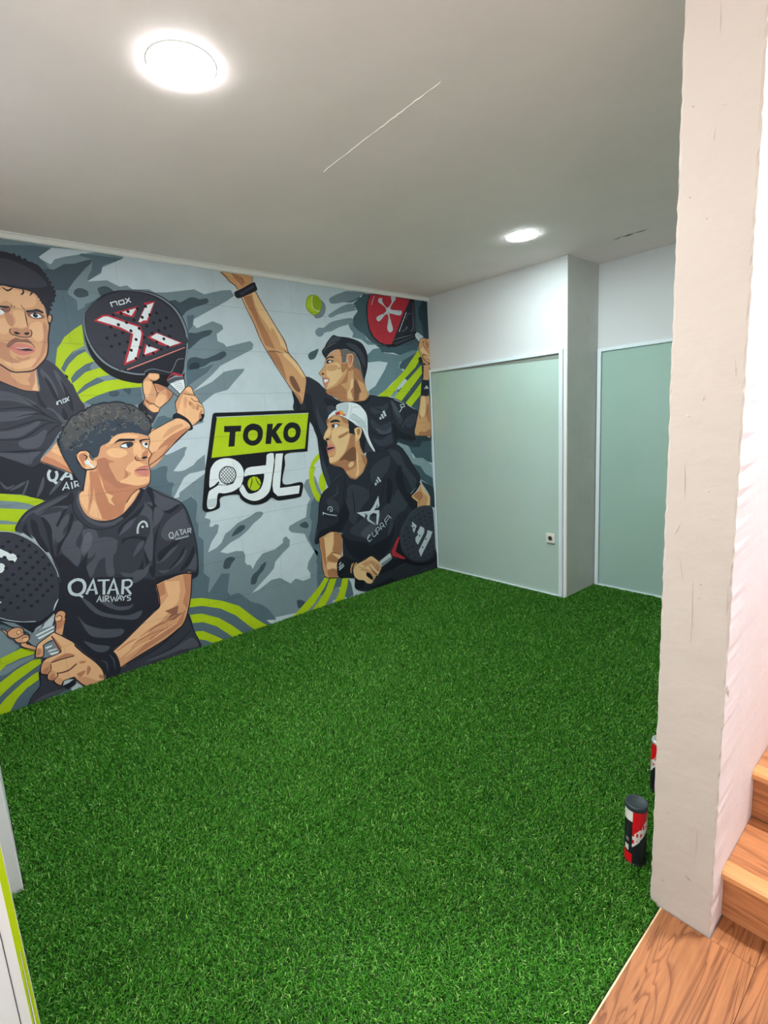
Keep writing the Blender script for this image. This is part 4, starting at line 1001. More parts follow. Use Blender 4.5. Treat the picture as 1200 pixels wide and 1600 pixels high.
S|n2|0.0|500,384,-18,101,-57,67,-65,63,-86,41,-86,10,-95,-15,-28,-25,-11,-71,-4,-229,3,-127,54,-62,99,-17,124,30,90,59,66,83
S|n1|0.0|499,368,-6,-63,-77,-95,-90,-59,-122,-30,-97,18,-52,60,0,-37,58,-45,92,-10,130,32,103,67,66,94
P|wht2|0.0|345,543,-61,-52,24,-35,18,-29,17,36,-7,14,22,28,5,8,-17,13
P|wht2|0.0|236,479,-59,-35,14,-42,90,-101,30,37,-1,40,-42,23,15,23,-29,30
P|wht2|0.0|140,421,-69,-30,28,-47,152,-171,23,69,-120,137
D|n0|9.4|188,617,-87,-34,149,16,58,-21,-135,-15,-83,-24,141,10,131,12,-203,-39,-83,-26,144,6,-82,-26,274,17,-16,-48,66,-24,-77,-25,63,-20,-14,-43,-75,-34,60,-16,-75,-40,63,-12,-77,-46,-139,-30,-64,19,14,52,-56,17,-17,-49,32,101,-47,136,200,-46,-85,-49,51,-73,70,198
D|n1|9.3|350,515,-27,-36,-145,-39,-97,-79
P|wht2|0.0|776,249,-131,50,-21,-50,7,-14,121,-47,17,33
P|grey|0.0|759,222,-136,42,8,-31,121,-45
B|ink|5.3|633,301,-24,-52
B|grey|2.2|757,252,-22,-32
B|grey|2.2|733,260,-22,-31
B|grey|2.2|709,268,-22,-31
B|grey|2.2|685,277,-22,-32
B|grey|2.3|660,285,-22,-32
#painted_logo_sign
S|black|0.0|2185,1592,-11,25,-20,10,-141,-1,-604,-2,-19,-11,-5,-25,24,-111,31,-157,16,-17,178,-4,19,-84,33,-140,-142,-5,-28,-8,-8,-22,21,-66,27,-21,134,-2,56,4,47,27,43,-22,54,-12,61,4,56,26,37,37,18,30,124,-2,15,-59,19,-20,70,-10,29,11,9,24,-12,65,-38,181,-42,157
P|lime|0.0|2150,1594,-746,3,60,-271,331,3,427,-6
B|lime|1.6|2150,1594,-1,0
B|wht2|4.3|2154,1597,-753,1
P|black|0.0|2105,1534,-129,-3,9,-41,40,0,20,-102,46,1,-22,101,41,2
S|black|0.0|1972,1459,-18,48,-37,27,-38,6,-45,-15,-22,-38,11,-57,34,-37,44,-11,41,13,26,29
S|lime|0.0|1933,1456,-14,30,-31,8,-28,-12,-3,-31,18,-26,26,-6,24,10
P|black|0.0|1770,1532,-47,0,10,-45,-50,46,-46,-1,66,-63,-45,-87,50,2,34,56,13,-56,46,3
S|black|0.0|1643,1458,-16,43,-36,28,-43,4,-41,-16,-20,-40,13,-53,35,-34,44,-10,41,12,22,29
S|lime|0.0|1603,1455,-11,25,-30,12,-24,-12,-5,-25,14,-26,27,-8,23,10
S|white|0.0|2246,1216,-16,43,-36,37,-56,15,-62,-7,-53,-36,-26,-57,8,-61,34,-50,56,-28,65,-6,47,3,26,-86,60,-1,-24,110,-49,28,-23,31,62,-34
P|white|0.0|2259,1117,-11,85,-28,71,-40,-49,19,-58
P|black|0.0|2269,1096,-7,22,-44,16,-26,23,-7,-8,19,-24,45,-20
P|black|0.0|2206,1137,-53,-11,-64,0,-19,17,60,-24,69,11
S|black|0.0|2185,1198,-15,32,-33,23,-35,0,-34,-19,-14,-36,11,-41,31,-27,41,-2,29,15,17,28
S|white|0.0|2177,1197,-13,29,-28,20,-34,0,-28,-17,-12,-30,9,-37,28,-24,35,-3,28,13,13,24
B|black|3.7|2170,1212,-41,37
B|black|3.7|2174,1188,-68,59
B|black|3.7|2170,1169,-79,70
B|black|3.7|2162,1155,-83,72
B|black|3.7|2151,1143,-80,69
B|black|3.8|2136,1134,-69,60
B|black|3.8|2113,1132,-42,37
B|black|3.7|2099,1246,-32,-45
B|black|3.7|2122,1249,-53,-73
B|black|3.7|2139,1244,-61,-86
B|black|3.7|2153,1235,-64,-89
B|black|3.7|2164,1222,-61,-85
B|black|3.7|2172,1206,-52,-74
B|black|3.7|2174,1181,-31,-45
L|black|5.9|2182,1198,-15,30,-31,22,-34,0,-32,-18,-13,-34,11,-39,29,-25,38,-3,29,15,15,27,3,25
S|white|0.0|2044,1093,-28,20,-34,-68,-50,-7,-55,25,-22,45,-18,62,63,1,59,1,36,-4,-16,49,-52,14,-113,0,-15,75,-60,2,12,-83,33,-126,26,-69,58,-41,71,-10,64,30,33,44
P|white|0.0|1799,1306,-60,2,14,-83,23,-94,65,7,-7,32,66,2,-7,58,-79,1
S|black|0.0|1990,1125,-11,26,-28,15,-42,0,-43,-7,-27,11,2,-32,21,-53,34,-36,40,-10,37,17,17,30
P|black|0.0|1900,1165,-63,3,14,-60,18,26
D|lime|53.1|1924,1106
K|black|7.0|1944,1157,-5,-31,17,-37,7,-23
K|black|7.0|1908,1156,-7,-34,-22,-35,-12,-9
L|black|4.6|2045,1084,-30,36,-15,45
P|white|0.0|1723,1308,-61,-2,20,-88,35,-172,-178,-2,16,-62,132,2,55,3,33,38,3,49,-26,119
P|wht2|0.0|2283,1042,-65,-2,13,-57,62,-1
L|black|5.6|1739,1308,5,-84,32,-117
#painted_player_curly_hair
S|k1|0.0|3382,1029,-22,45,-48,50,-78,37,-116,43,-64,17,-26,-8,-120,-197,-147,63,-95,97,-97,-70,-103,-61,-43,-112,-23,-196,7,-170,34,-53,158,28,94,0,5,-164,-171,-76,-37,-175,-18,-56,-6,-67,204,-2,325,-22,62,118,214,-52,187,-37,27,-15,-42,58,-39,38,-6,95,-96,243,-48,92,-23,152,-5,93,25,118,66,104
S|k2|0.0|3351,1064,-35,44,-49,22,-60,27,-69,26,-36,0,-7,-43,27,-32,42,17,48,-3,52,-28,26,20,42,-33
S|k2|0.0|3260,1089,-43,3,-40,3,-26,1,19,-43,21,-49,22,-90,5,53,11,75,12,33
S|k2|0.0|3189,1014,-42,45,-29,16,6,-41,34,-47,8,-51,33,-15,2,43
S|k2|0.0|3176,927,-68,94,-46,2,-3,-44,48,-77,-18,-68,30,-76,37,58,29,49
S|k2|0.0|3060,969,-64,-12,-10,-68,30,-72,41,-23,40,52,-28,60
S|k2|0.0|2994,901,-101,-20,12,-88,57,-10,43,-24,45,-78,15,-2,9,63,-55,54
S|k3|0.0|3056,936,-31,15,-8,-45,28,-60,35,-14,-1,43
S|k0|0.0|3353,1024,-26,36,1,-31,-4,-31,-15,-34,25,26
S|k0|0.0|3304,1076,-25,-25,-6,-73,-20,-67,-8,-33,25,6,30,79,9,53
S|k0|0.0|3253,1082,-26,-30,-13,-54,10,-72,0,-84,14,24,2,74,3,63
S|k0|0.0|3188,1024,-47,76,-29,16,-7,20,17,-28,41,-67,18,-28
S|k0|0.0|3103,1083,-8,-33,28,-69,46,-66,30,-57,13,-24,-10,67,-48,54,-28,69
S|k0|0.0|3271,1101,-46,23,-60,27,-53,28,-31,27,-2,-52,31,-27,71,5,54,-17
P|k0|0.0|3246,868,-34,-34,-25,16,-67,-98,-69,84,23,-94,-8,-74,-139,-30,33,-235,307,94,-53,203,2,76
P|k0|0.0|2855,874,-79,7,-66,-24,37,-75,16,-197,30,-100,-11,-39,-73,-119,334,102,-33,236,-86,-28,-85,-21,-49,47,45,-19,77,2,27,24,-55,107
S|k1|0.0|2916,762,-56,79,-50,24,-71,-26,1,-82,50,-94,71,-18,60,15,15,38
S|k2|0.0|2945,880,-64,-12,28,-51,18,-76,4,-84,42,21
S|k2|0.0|2895,665,-60,-21,-60,15,31,-34,39,-13,29,19
S|k2|0.0|2810,749,-42,73,-39,15,16,-38,36,-33
S|k2|0.0|2696,1080,-53,-8,-58,-68,43,-69,48,-26,-22,78,25,61
S|k2|0.0|2730,1022,-33,47,-37,-47,3,-57,16,-162,26,-113,32,90,-24,54,-30,64,5,83,56,21,50,-60,73,-43,-16,42
S|k2|0.0|2667,1173,-67,-26,-114,-81,-7,-37,72,-24,24,-8,59,56,-9,68
S|k2|0.0|2612,885,-53,62,-75,41,-31,13,-17,-100,-11,-51,141,-46,53,34
S|k2|0.0|2673,683,-66,69,-71,22,-10,-15,53,-49,61,-35
S|k2|0.0|2670,622,-79,-7,-67,70,-35,42,-16,-16,44,-64,75,-38,47,-13
S|k2|0.0|2534,601,-59,-2,-60,87,8,-112,53,13
S|k0|0.0|2756,1027,-59,42,41,-63,78,-37,55,-64,-5,39,-53,47
S|k0|0.0|2661,1178,-28,-33,0,-80,-59,-57,-84,29,-10,-14,62,-37,33,11,61,45,28,-124,-9,104,40,63,-44,-35,4,53,16,42
S|k0|0.0|2575,997,28,-43,31,-65,20,-67,22,-79,7,-94,26,-66,30,103,-2,88,-14,-56,-18,-64,-18,91,-26,114
S|k0|0.0|2654,738,-61,35,-86,43,17,-45,50,-26,83,-66
S|k0|0.0|2500,729,-20,15,12,-41,48,-51,51,-37,11,3,-65,58
S|k0|0.0|2421,737,0,-50,32,-55,47,-39,36,-4,-56,62
P|k0|0.0|2698,580,-102,-1,-152,-25,-29,-13,8,-17,33,-14,5,36,137,15,100,-23
S|k0|0.0|2780,541,-29,-31,20,-104,-62,-79,138,42,-44,83
S|k0|0.0|3230,682,-525,-113,-7,-191,106,-63,160,-112,66,-46,78,-5,83,131,70,132
S|k2|0.0|3131,570,-40,-44,-63,-85,-129,-62,-94,7,38,-47,97,30,126,73
S|k2|0.0|3036,521,-55,-21,-33,-43,-68,-20,-31,8,24,-27,60,6,63,41
S|k2|0.0|3161,459,-32,-64,-86,-61,-113,-37,26,-38,95,20,69,46
S|k2|0.0|3153,292,-59,-43,-72,-37,23,-26,55,20
S|k2|0.0|2810,653,-52,-1,-47,35,43,-82,76,-27
P|k1|0.0|2984,59,-161,35,-172,50,-117,99,-44,-116,-24,-123,204,-2,325,-22
S|k2|0.0|2831,37,-169,24,-96,29,-60,5,-27,-74,117,16,116,-8
K|ink|8.9|2901,63,-155,40,-170,90
K|ink|7.5|2797,48,-160,29,-141,91
P|k1|0.0|3385,158,-120,-70,-14,-28,207,-51,27,-15,-42,58,-39,38
S|k2|0.0|3404,35,-70,4,-43,-7,46,-14,113,-7
L|ink|5.5|3382,1029,-22,45,-48,50,-78,37,-116,43,-64,17
L|ink|6.4|2656,1176,-87,-70,-103,-61,-43,-112,-23,-196,13,-193
L|ink|7.0|2529,303,-39,-176,-18,-56,-6,-67
L|ink|5.9|3398,185,8,-84,45,-46,33,-56
L|k2|20.7|3040,1201,17,-51,-9,-65,-33,-65,-61,-38,-75,-2
L|k2|20.5|2945,980,-60,4,-65,30
L|k0|26.4|2832,1005,-58,47,-51,60,-26,59
L|ink|5.1|3088,1162,3,-69,-25,-68,-44,-49,-76,-23,-72,14,-74,48
L|ink|4.4|3047,1185,4,-58,-21,-67,-45,-43,-72,-18,-68,18,-69,56,-49,61,-13,35,-51,12
S|a2|0.0|2996,1328,22,-113,29,-30,4,-58,-21,-67,-45,-42,-73,-15,-68,20,-69,56,-45,55,-16,35,58,50,42,101,97,68
P|a1|0.0|2995,1322,-28,-3,16,-74,20,-67,3,-58,17,-44,22,56,3,47,-26,25
P|a3|0.0|2942,1316,-46,-46,-63,-91,-95,-1,28,-33,41,-55,25,-63,80,-24,41,14,9,85,4,118
P|a1|0.0|2977,1145,-15,-43,-14,-86,44,20,23,21,-22,50
P|a1|0.0|2927,1274,-40,-52,23,-51,-54,-1,28,-44,-16,-39,29,23,9,49,14,55
P|a3|0.0|2976,1314,-33,-9,24,-91,21,-79,28,-48,-28,89
P|a1|0.0|2720,1164,33,-51,66,-70,8,-17,-18,52,-48,60
S|a2|0.0|2897,1450,-64,36,-70,42,-88,-11,-61,-22,-4,-30,15,-48,-13,-32,18,-29,9,-42,-6,-44,15,-66,21,-23,53,-11,44,-25,69,22,69,45,32,109,0,69
S|a3|0.0|2923,1378,-63,-6,-68,-54,-26,-57,61,-35,-167,-21,9,-24,53,-11,44,-25,72,-2,66,33,14,85,18,60
S|a5|0.0|2929,1367,-49,18,-17,-36,-21,-74,-48,-53,-48,-18,86,-13,48,42,32,39
S|a2|0.0|2863,1349,-64,-7,-16,-43,6,-42,37,-25,25,56
S|a1|0.0|2869,1419,-40,20,-63,-17,-13,-24,42,-21,52,11
S|a1|0.0|2820,1503,-57,20,-87,-18,25,-16,89,0,41,-26,39,-9
S|a1|0.0|2777,1304,-63,54,-37,-28,-32,-15,25,-16,60,-18,-18,-33,-63,-7,5,-37,65,-10,71,21,30,16,-53,24,-20,22
S|a1|0.0|2706,1453,-25,23,-17,-50,-36,-33,-8,-25,53,-2,33,3,12,37
S|a3|0.0|2712,1370,-18,4,-14,-19,-40,-4,36,-9,33,9
S|a3|0.0|2632,1411,24,-10,16,-29,-35,-3
S|ink|0.0|2820,1464,-30,26,-33,1,-55,-5,1,-12,45,2,44,-1
S|ink|0.0|2673,1469,-16,11,-40,0,-5,-6,35,-2,16,-13,-33,-36,12,1
S|line|0.0|2790,1448,-30,18,-39,1,-8,-19,30,-16,33,3
S|white|0.0|2785,1448,-24,10,-16,-2,-3,-18,22,-1
D|hair|15.3|2736,1451
D|ink|6.5|2735,1451
S|white|0.0|2658,1453,-22,10,-12,-16,6,-24,16,8
D|hair|9.6|2635,1449
D|ink|4.8|2635,1449
K|line|5.3|2787,1448,-27,18,-39,1,-12,-13
L|line|4.7|2614,1495,-4,-30,15,-48,-14,-32,20,-32,7,-39
K|line|5.4|2698,1387,13,-17,-5,-16,-25,-8
S|ink|0.0|2675,1366,-27,7,-10,-10,24,-7
S|pink|0.0|2726,1290,-46,22,-35,3,-6,-26,1,-24,20,-20,39,14
K|ink|5.4|2726,1288,-43,3,-46,-5
K|pinkd|4.8|2723,1292,-37,15,-46,1
K|a4|3.6|2650,1340,0,-19
L|line|4.7|2636,1314,-3,-44,14,-66,22,-23,53,-11,44,-31,35,-44
P|k0|0.0|3111,1517,4,-33,-63,-196,-28,-95,-37,128,55,202
S|hair|0.0|3056,1596,-40,42,-59,31,-54,26,-69,12,-75,4,-85,-25,-51,-40,-32,-61,3,-43,20,-41,39,12,43,11,67,1,56,-16,27,-33,45,-20,15,-34,14,-27,26,-4,13,36,31,11,27,-12,16,-27,-6,-40,-30,-37,32,-111,14,42,12,53,29,65,17,79,3,44,-22,54
S|hb|0.0|3085,1531,-29,65,-40,41,-59,29,-54,26,-69,12,-75,3,-84,-25,-49,-39,-29,-58,4,-42,37,-10,50,56,85,22,97,-13,57,-37,49,-25,45,-37,41,-41,24,2
K|hair3|7.7|2980,1553,-4,4,-1,5,4,4
K|hair2|7.0|2984,1634,-11,-3,-5,-10,3,-10
K|hair3|5.7|2986,1637,-11,-3,-5,-9,4,-11
K|hair2|8.1|2902,1621,10,6,2,12,-8,9
K|hair3|4.7|2894,1529,-6,5,0,7,6,5
K|hair2|6.2|2797,1621,-4,-6,-8,-2,-8,3
K|k0|7.5|2934,1546,-2,5,2,5,5,2
K|hair2|8.5|2782,1621,-7,6,-1,8,5,6
K|hair2|8.2|2785,1625,-8,6,-1,8,6,6
K|hair3|8.3|2729,1592,-12,5,-12,-4,-5,-10
K|hair2|6.2|2934,1627,10,-1,8,5,1,8
K|hair3|7.2|2866,1642,-3,5,2,5,5,2
K|hair2|6.4|2840,1626,10,-4,8,4,4,7
K|hair2|6.9|2871,1642,9,1,8,-4,3,-8
K|hair3|5.5|2873,1645,9,2,9,-5,3,-8
K|hair3|4.9|2973,1639,5,-2,5,3,1,4
K|hair3|5.8|2749,1684,-9,-8,-13,-1,-12,8
K|hair2|6.0|2917,1604,7,2,7,-3,4,-6
K|hair2|11.0|2881,1559,-10,-5,-12,2,-8,8
K|hair3|6.9|2884,1563,-10,-6,-12,2,-8,9
K|hair2|5.1|2969,1592,-6,-3,-6,2,-5,5
K|hair3|4.9|2748,1655,-12,3,-7,9,1,11
K|hair2|7.7|2603,1588,9,2,9,-3,4,-7
K|k0|6.9|2606,1591,9,3,9,-3,4,-7
K|k0|5.1|2701,1673,8,0,5,5,0,7
K|hair3|4.7|2751,1591,-13,3,-9,11,2,12
K|hair3|6.1|2944,1566,8,-4,3,-8,-3,-7
K|hair2|9.4|2931,1644,4,2,5,-2,3,-4
K|hair3|6.6|2933,1648,5,1,5,-1,3,-4
K|hair2|11.3|2855,1571,1,6,-4,6,-7,2
K|k0|5.1|2858,1574,1,6,-4,6,-7,2
K|hair3|8.3|2703,1640,3,9,-4,8,-10,4
K|hair2|7.9|3055,1521,-8,-1,-7,4,-2,7
K|hair3|6.7|3057,1525,-7,-1,-7,3,-3,7
K|hair3|8.2|3028,1606,6,-3,6,2,3,4
K|hair2|9.3|3056,1443,-7,5,-1,8,6,6
K|k0|7.7|3058,1446,-6,6,-1,8,5,6
K|k0|6.1|2940,1569,11,5,4,10,-5,11
K|hair2|11.0|2851,1578,-8,3,-7,-3,-3,-7
K|k0|6.5|2854,1582,-8,2,-7,-3,-3,-7
K|k0|5.2|2771,1558,-2,12,7,9,13,2
K|hair2|6.3|3063,1611,-10,3,-10,-3,-3,-8
K|hair2|11.7|2603,1623,-13,-2,-7,-8,1,-10
K|hair2|7.1|2606,1626,-13,-1,-7,-8,1,-10
K|hair2|8.9|3015,1469,6,-4,6,0,4,5
K|k0|7.8|3018,1472,5,-3,6,0,5,4
K|hair3|8.3|2913,1595,1,11,9,7,12,-1
K|s|5.7|2980,1562,-7,-1,-3,-5,2,-6
K|s|7.3|2684,1587,-5,-5,1,-6,6,-5
K|hair2|6.4|2952,1666,-10,-6,-2,-11,8,-9
K|k0|7.1|2956,1641,10,6,13,-2,8,-9
K|hair2|9.4|2985,1623,5,10,-3,11,-11,7
K|k0|4.5|2987,1626,6,10,-4,11,-11,7
K|hair2|7.7|2954,1521,8,-4,2,-8,-4,-6
K|s|7.9|2957,1525,7,-5,3,-7,-4,-7
K|hair3|7.8|2648,1611,1,9,-7,9,-12,2
K|hair3|7.3|2990,1624,-8,-5,-10,1,-7,7
K|hair2|5.5|2858,1668,-7,-9,-14,-3,-12,6
K|hair2|7.4|2678,1655,-11,1,-8,6,-2,9
K|hair2|11.1|2964,1553,-11,-4,-4,-9,4,-10
K|hair3|5.1|2966,1556,-10,-3,-5,-9,4,-10
K|hair2|7.3|3028,1580,-6,6,-8,1,-6,-4
K|hair2|8.3|2967,1627,10,0,6,7,-1,9
K|hair3|7.2|2969,1630,10,1,6,6,-1,9
K|hair2|5.5|2613,1643,3,6,7,3,7,-3
K|k0|4.5|3021,1598,-8,-3,-8,3,-4,7
K|hair2|8.3|2892,1679,-9,8,-13,0,-9,-7
K|k0|6.3|2839,1660,4,-8,-4,-8,-9,-4
K|hair3|8.0|2997,1618,-10,0,-8,5,-3,9
K|hair2|8.6|2803,1603,3,4,5,1,6,-2
K|hair3|6.6|2806,1606,3,5,5,1,5,-2
K|hair2|10.0|2824,1663,0,-7,-6,-5,-9,0
K|hair2|7.7|2826,1667,0,-7,-5,-5,-9,0
K|hair3|8.0|2990,1592,11,-7,2,-11,-6,-10
K|hair3|5.3|2900,1663,12,0,9,-7,2,-10
K|hair2|4.7|2759,1660,11,-6,4,-10,-5,-9
K|hair3|5.7|3037,1582,10,-5,11,3,5,8
K|hair3|7.0|2762,1671,12,-2,10,5,2,10
K|hair2|9.3|2932,1571,-7,-10,-13,-2,-12,6
K|hair3|5.5|2934,1574,-7,-9,-13,-3,-11,6
K|hair2|8.1|2765,1648,4,6,7,3,8,-3
K|k0|5.3|3083,1524,6,2,4,5,-2,6
K|hair2|9.3|2907,1605,4,-7,8,-3,7,3
K|k0|5.9|2910,1608,4,-6,7,-3,8,2
K|hair2|8.9|2870,1549,-2,5,3,5,5,2
K|k0|7.6|2873,1552,-2,6,2,4,6,2
K|hair3|8.4|2649,1613,8,4,9,-2,6,-6
K|hair2|11.3|2736,1580,9,5,11,-3,6,-7
K|k0|5.2|2739,1584,9,4,11,-2,6,-8
K|k0|8.2|2698,1639,7,5,9,0,8,-5
K|hair3|4.9|3096,1519,-4,9,-9,5,-10,-1
K|hair2|10.2|2920,1634,-9,6,-10,0,-7,-6
K|hair2|8.2|2922,1638,-8,6,-11,0,-7,-6
K|k0|6.8|2919,1579,-9,-7,-2,-11,8,-9
K|hair3|7.5|2977,1605,-8,-2,-8,5,-3,7
K|hair3|4.8|2755,1701,-7,-2,-3,-6,2,-6
K|hair2|6.7|3082,1585,-8,5,-9,0,-6,-7
K|hair2|10.8|2746,1672,-12,-4,-14,4,-7,10
K|k0|7.5|2749,1676,-13,-5,-13,4,-7,11
K|hair3|6.5|2910,1532,-13,1,-9,9,-1,11
K|hair3|5.5|3046,1504,0,8,6,5,9,0
K|hair2|7.1|3011,1466,-12,2,-8,8,0,12
K|k0|6.8|3014,1469,-13,2,-8,9,1,11
K|k0|8.1|3017,1563,-10,-3,-10,5,-4,9
K|s|8.0|2737,1560,7,-1,6,2,3,6
K|k0|5.6|2875,1626,-12,-1,-7,-7,1,-10
K|k0|6.6|2707,1672,2,7,7,4,9,-2
K|hair3|7.8|2756,1562,-8,-1,-6,3,-3,6
K|s|7.7|2932,1490,6,-5,8,0,6,5
K|k0|6.0|2952,1583,1,10,8,6,12,-1
K|hair2|10.2|2940,1660,2,-8,7,-5,10,0
K|hair2|7.5|2943,1664,1,-8,8,-6,9,0
K|hair3|4.5|2995,1631,-6,1,-5,-3,0,-6
K|hair3|6.7|2750,1622,2,-4,5,-3,5,1
K|hair2|10.6|2963,1503,5,4,6,0,5,-3
K|k0|5.5|2966,1506,4,5,7,0,5,-4
K|hair3|7.3|2662,1611,9,-3,8,3,3,7
K|hair3|8.6|2764,1690,4,-9,-4,-9,-11,-4
K|hair3|6.9|2712,1626,-4,5,-6,1,-5,-3
K|k0|8.2|2678,1654,2,5,-2,5,-6,2
K|hair3|6.4|2745,1628,-9,1,-5,6,-1,7
K|hair3|5.7|2990,1580,2,-5,-3,-5,-5,-1
K|hair3|6.6|2793,1700,11,-6,4,-9,-4,-9
K|hair3|7.3|3062,1458,-2,-9,-9,-5,-10,2
K|hair3|5.7|2628,1576,12,-6,4,-11,-6,-10
K|hair2|11.6|2599,1558,-3,5,1,5,5,3
K|hair3|7.3|2602,1562,-3,5,1,5,5,3
K|k0|5.1|2932,1593,-3,-4,1,-5,5,-4
K|hair3|7.3|2661,1653,-1,-5,3,-5,6,-2
K|hair2|11.1|2871,1660,-7,11,-13,4,-12,-4
K|hair3|4.7|2873,1663,-6,11,-13,5,-12,-4
K|hair2|10.8|2686,1597,-6,1,-6,-3,-1,-5
K|hair3|6.7|2689,1601,-7,1,-5,-3,-1,-5
K|hair3|7.2|2867,1580,8,-2,5,-6,-2,-7
K|hair2|9.6|2673,1576,-14,2,-10,10,1,12
K|k0|5.2|2676,1579,-15,3,-9,10,1,12
K|hair2|7.7|2993,1598,2,-9,-4,-7,-10,-2
K|hair2|4.7|2899,1685,2,-12,-8,-9,-13,-2
K|s|5.9|3050,1485,12,1,10,-6,3,-11
K|k0|6.3|2882,1615,-10,-6,-13,2,-9,9
K|k0|5.7|2939,1598,-8,5,-1,8,5,6
K|hair2|6.7|3012,1589,11,5,3,11,-6,10
K|hair2|6.7|3014,1592,11,6,3,10,-6,11
K|k0|5.2|3056,1549,9,-1,6,-6,0,-9
K|hair2|7.6|2668,1644,-6,4,-1,7,4,5
K|hair3|5.2|2671,1648,-6,4,-1,6,4,5
K|hair2|8.4|2998,1492,9,6,2,10,-7,9
K|hair3|7.9|3000,1496,9,6,2,10,-6,8
K|hair2|4.9|2884,1661,-4,5,0,5,4,4
K|hair2|10.3|2935,1662,9,2,9,-4,4,-8
K|k0|6.9|2937,1665,9,2,9,-4,5,-8
K|hair3|4.8|2651,1566,-8,-8,-12,-1,-11,6
K|hair3|6.4|2860,1612,-8,3,-9,-2,-4,-6
K|hair2|5.5|2907,1671,1,-10,-7,-7,-11,-1
K|hair2|7.9|2754,1676,8,4,9,-2,5,-7
K|hair3|6.4|2757,1680,7,3,9,-2,6,-6
K|hair2|6.9|2741,1653,12,-1,9,5,2,10
K|k0|5.4|2961,1533,-4,4,-1,5,4,3
K|hair2|9.0|2710,1665,-10,-5,-4,-9,6,-9
K|k0|8.2|2713,1668,-10,-4,-4,-9,5,-9
K|hair2|7.3|2830,1687,-11,1,-8,-5,-2,-10
K|hair2|4.6|2977,1615,-11,-5,-4,-11,5,-10
K|hair3|8.0|3102,1496,-4,8,-10,4,-9,-4
K|hair3|5.0|2840,1590,6,7,10,2,10,-5
K|hair2|10.8|2873,1612,-8,0,-6,-5,0,-7
K|hair3|7.9|2876,1616,-9,0,-5,-6,0,-7
K|s|7.0|2631,1574,-8,10,2,12,11,7
K|hair2|9.4|2748,1623,-10,3,-8,-4,-3,-9
K|s|8.7|2751,1627,-10,2,-8,-4,-3,-8
K|hair2|8.0|2985,1608,-5,8,2,8,7,4
K|hair3|8.1|2987,1612,-4,7,1,8,8,4
K|k0|5.9|2809,1698,2,-6,-2,-5,-6,-2
K|hair2|6.8|2657,1610,-12,2,-7,8,1,9
K|hair3|8.0|2674,1608,8,0,6,-4,1,-7
K|hair2|9.3|2714,1659,7,8,12,1,10,-6
K|k0|7.9|2717,1663,7,7,12,1,10,-5
K|hair2|11.2|2664,1619,5,-4,7,0,5,3
K|hair2|6.9|2667,1623,5,-5,7,0,5,4
K|hair2|8.8|2796,1561,8,-11,13,-3,12,5
K|hair3|6.4|2799,1564,8,-10,13,-3,11,5
K|k0|4.9|2726,1694,-6,-3,-2,-5,3,-5
K|k0|4.9|2881,1525,-6,7,2,8,7,6
K|hair3|6.5|2986,1555,11,-5,12,2,6,10
K|hair2|10.0|2786,1627,1,-5,-3,-4,-5,-1
K|hair2|6.9|2788,1631,2,-5,-3,-4,-5,-1
K|hair2|11.0|2687,1647,-7,1,-5,5,-1,6
K|k0|4.9|2690,1651,-7,1,-6,4,0,6
K|hair3|5.2|2792,1640,7,-4,7,1,4,5
K|hair3|7.1|3058,1478,9,-7,11,1,7,8
K|s|6.4|2670,1593,-4,8,-10,5,-11,-2
K|hair2|7.4|3021,1467,-12,-4,-12,5,-5,11
K|hair3|5.5|3023,1470,-12,-3,-12,5,-5,11
K|s|6.5|2881,1553,5,-8,-3,-9,-9,-4
K|k0|7.3|3043,1466,2,-4,-1,-4,-5,-2
K|k0|6.0|2771,1612,3,4,6,1,4,-3
K|hair3|6.9|2711,1650,3,-7,9,-4,9,1
K|k0|4.8|3037,1491,2,-4,-1,-5,-5,-2
K|hair3|7.9|2731,1685,-4,-6,-8,-3,-8,4
K|hair2|7.9|2989,1634,-10,-4,-5,-9,5,-10
K|hair2|8.0|2992,1637,-11,-3,-4,-10,4,-10
K|hair2|8.0|2860,1637,4,7,-4,7,-8,4
K|hair2|7.8|2863,1640,3,7,-3,8,-8,4
K|s|6.5|2827,1591,7,-4,8,2,4,6
K|s|7.5|2688,1579,-11,5,-13,-3,-6,-9
K|hair3|5.2|2893,1654,-9,-2,-3,-7,3,-8
K|hair2|7.8|2963,1603,-1,10,7,8,11,2
K|hair2|7.4|2835,1661,-8,-4,-11,1,-7,8
K|hair3|6.7|2897,1584,9,-3,8,4,3,8
K|s|6.5|2921,1560,9,-8,13,-1,10,7
K|hair2|10.0|2847,1673,0,6,-6,4,-7,0
K|hair3|6.8|2850,1676,-1,6,-5,4,-7,1
K|hair3|4.9|3090,1446,-12,2,-7,9,0,11
L|ink|6.4|3106,1491,-4,19,-4,5,-3,20,-8,6,-8,14,-6,12,-5,11,-14,15,-11,17,-5,6,-11,15,-13,10,-14,5,-10,5,-21,15,-14,5,-13,2,-8,10,-16,3,-14,13,-18,1,-14,5,-18,5,-18,3,-19,-4,-23,5,-13,1,-20,0,-26,-5,-18,-10,-23,-4,-16,-8,-19,-14,-11,-9,-14,-9,-10,-5,-12,-21,-2,-14,-15,-12,-1,-17,-5,-15,3,-9,-1,-11,-1,-12,11,-6,-2,-11,10,-10
L|ink|4.2|3104,1494,-1,-55,-23,-74,-24,-65,-23,-48
D|a1|4.0|2825,1509,-34,8,-27,4,-34,1,-27,-1,-28,-5
S|line|0.0|3036,1411,-23,26,-29,4,-26,-15,-1,-31,-13,-24,-13,-16,8,-29,33,-7,32,6,22,35
S|a1|0.0|3032,1411,-21,20,-25,5,-23,-15,-1,-28,-13,-19,-20,-7,10,-34,32,-8,30,6,20,33
S|a3|0.0|3020,1404,-17,18,-20,-2,-6,-26,18,-21,-5,-35,17,19
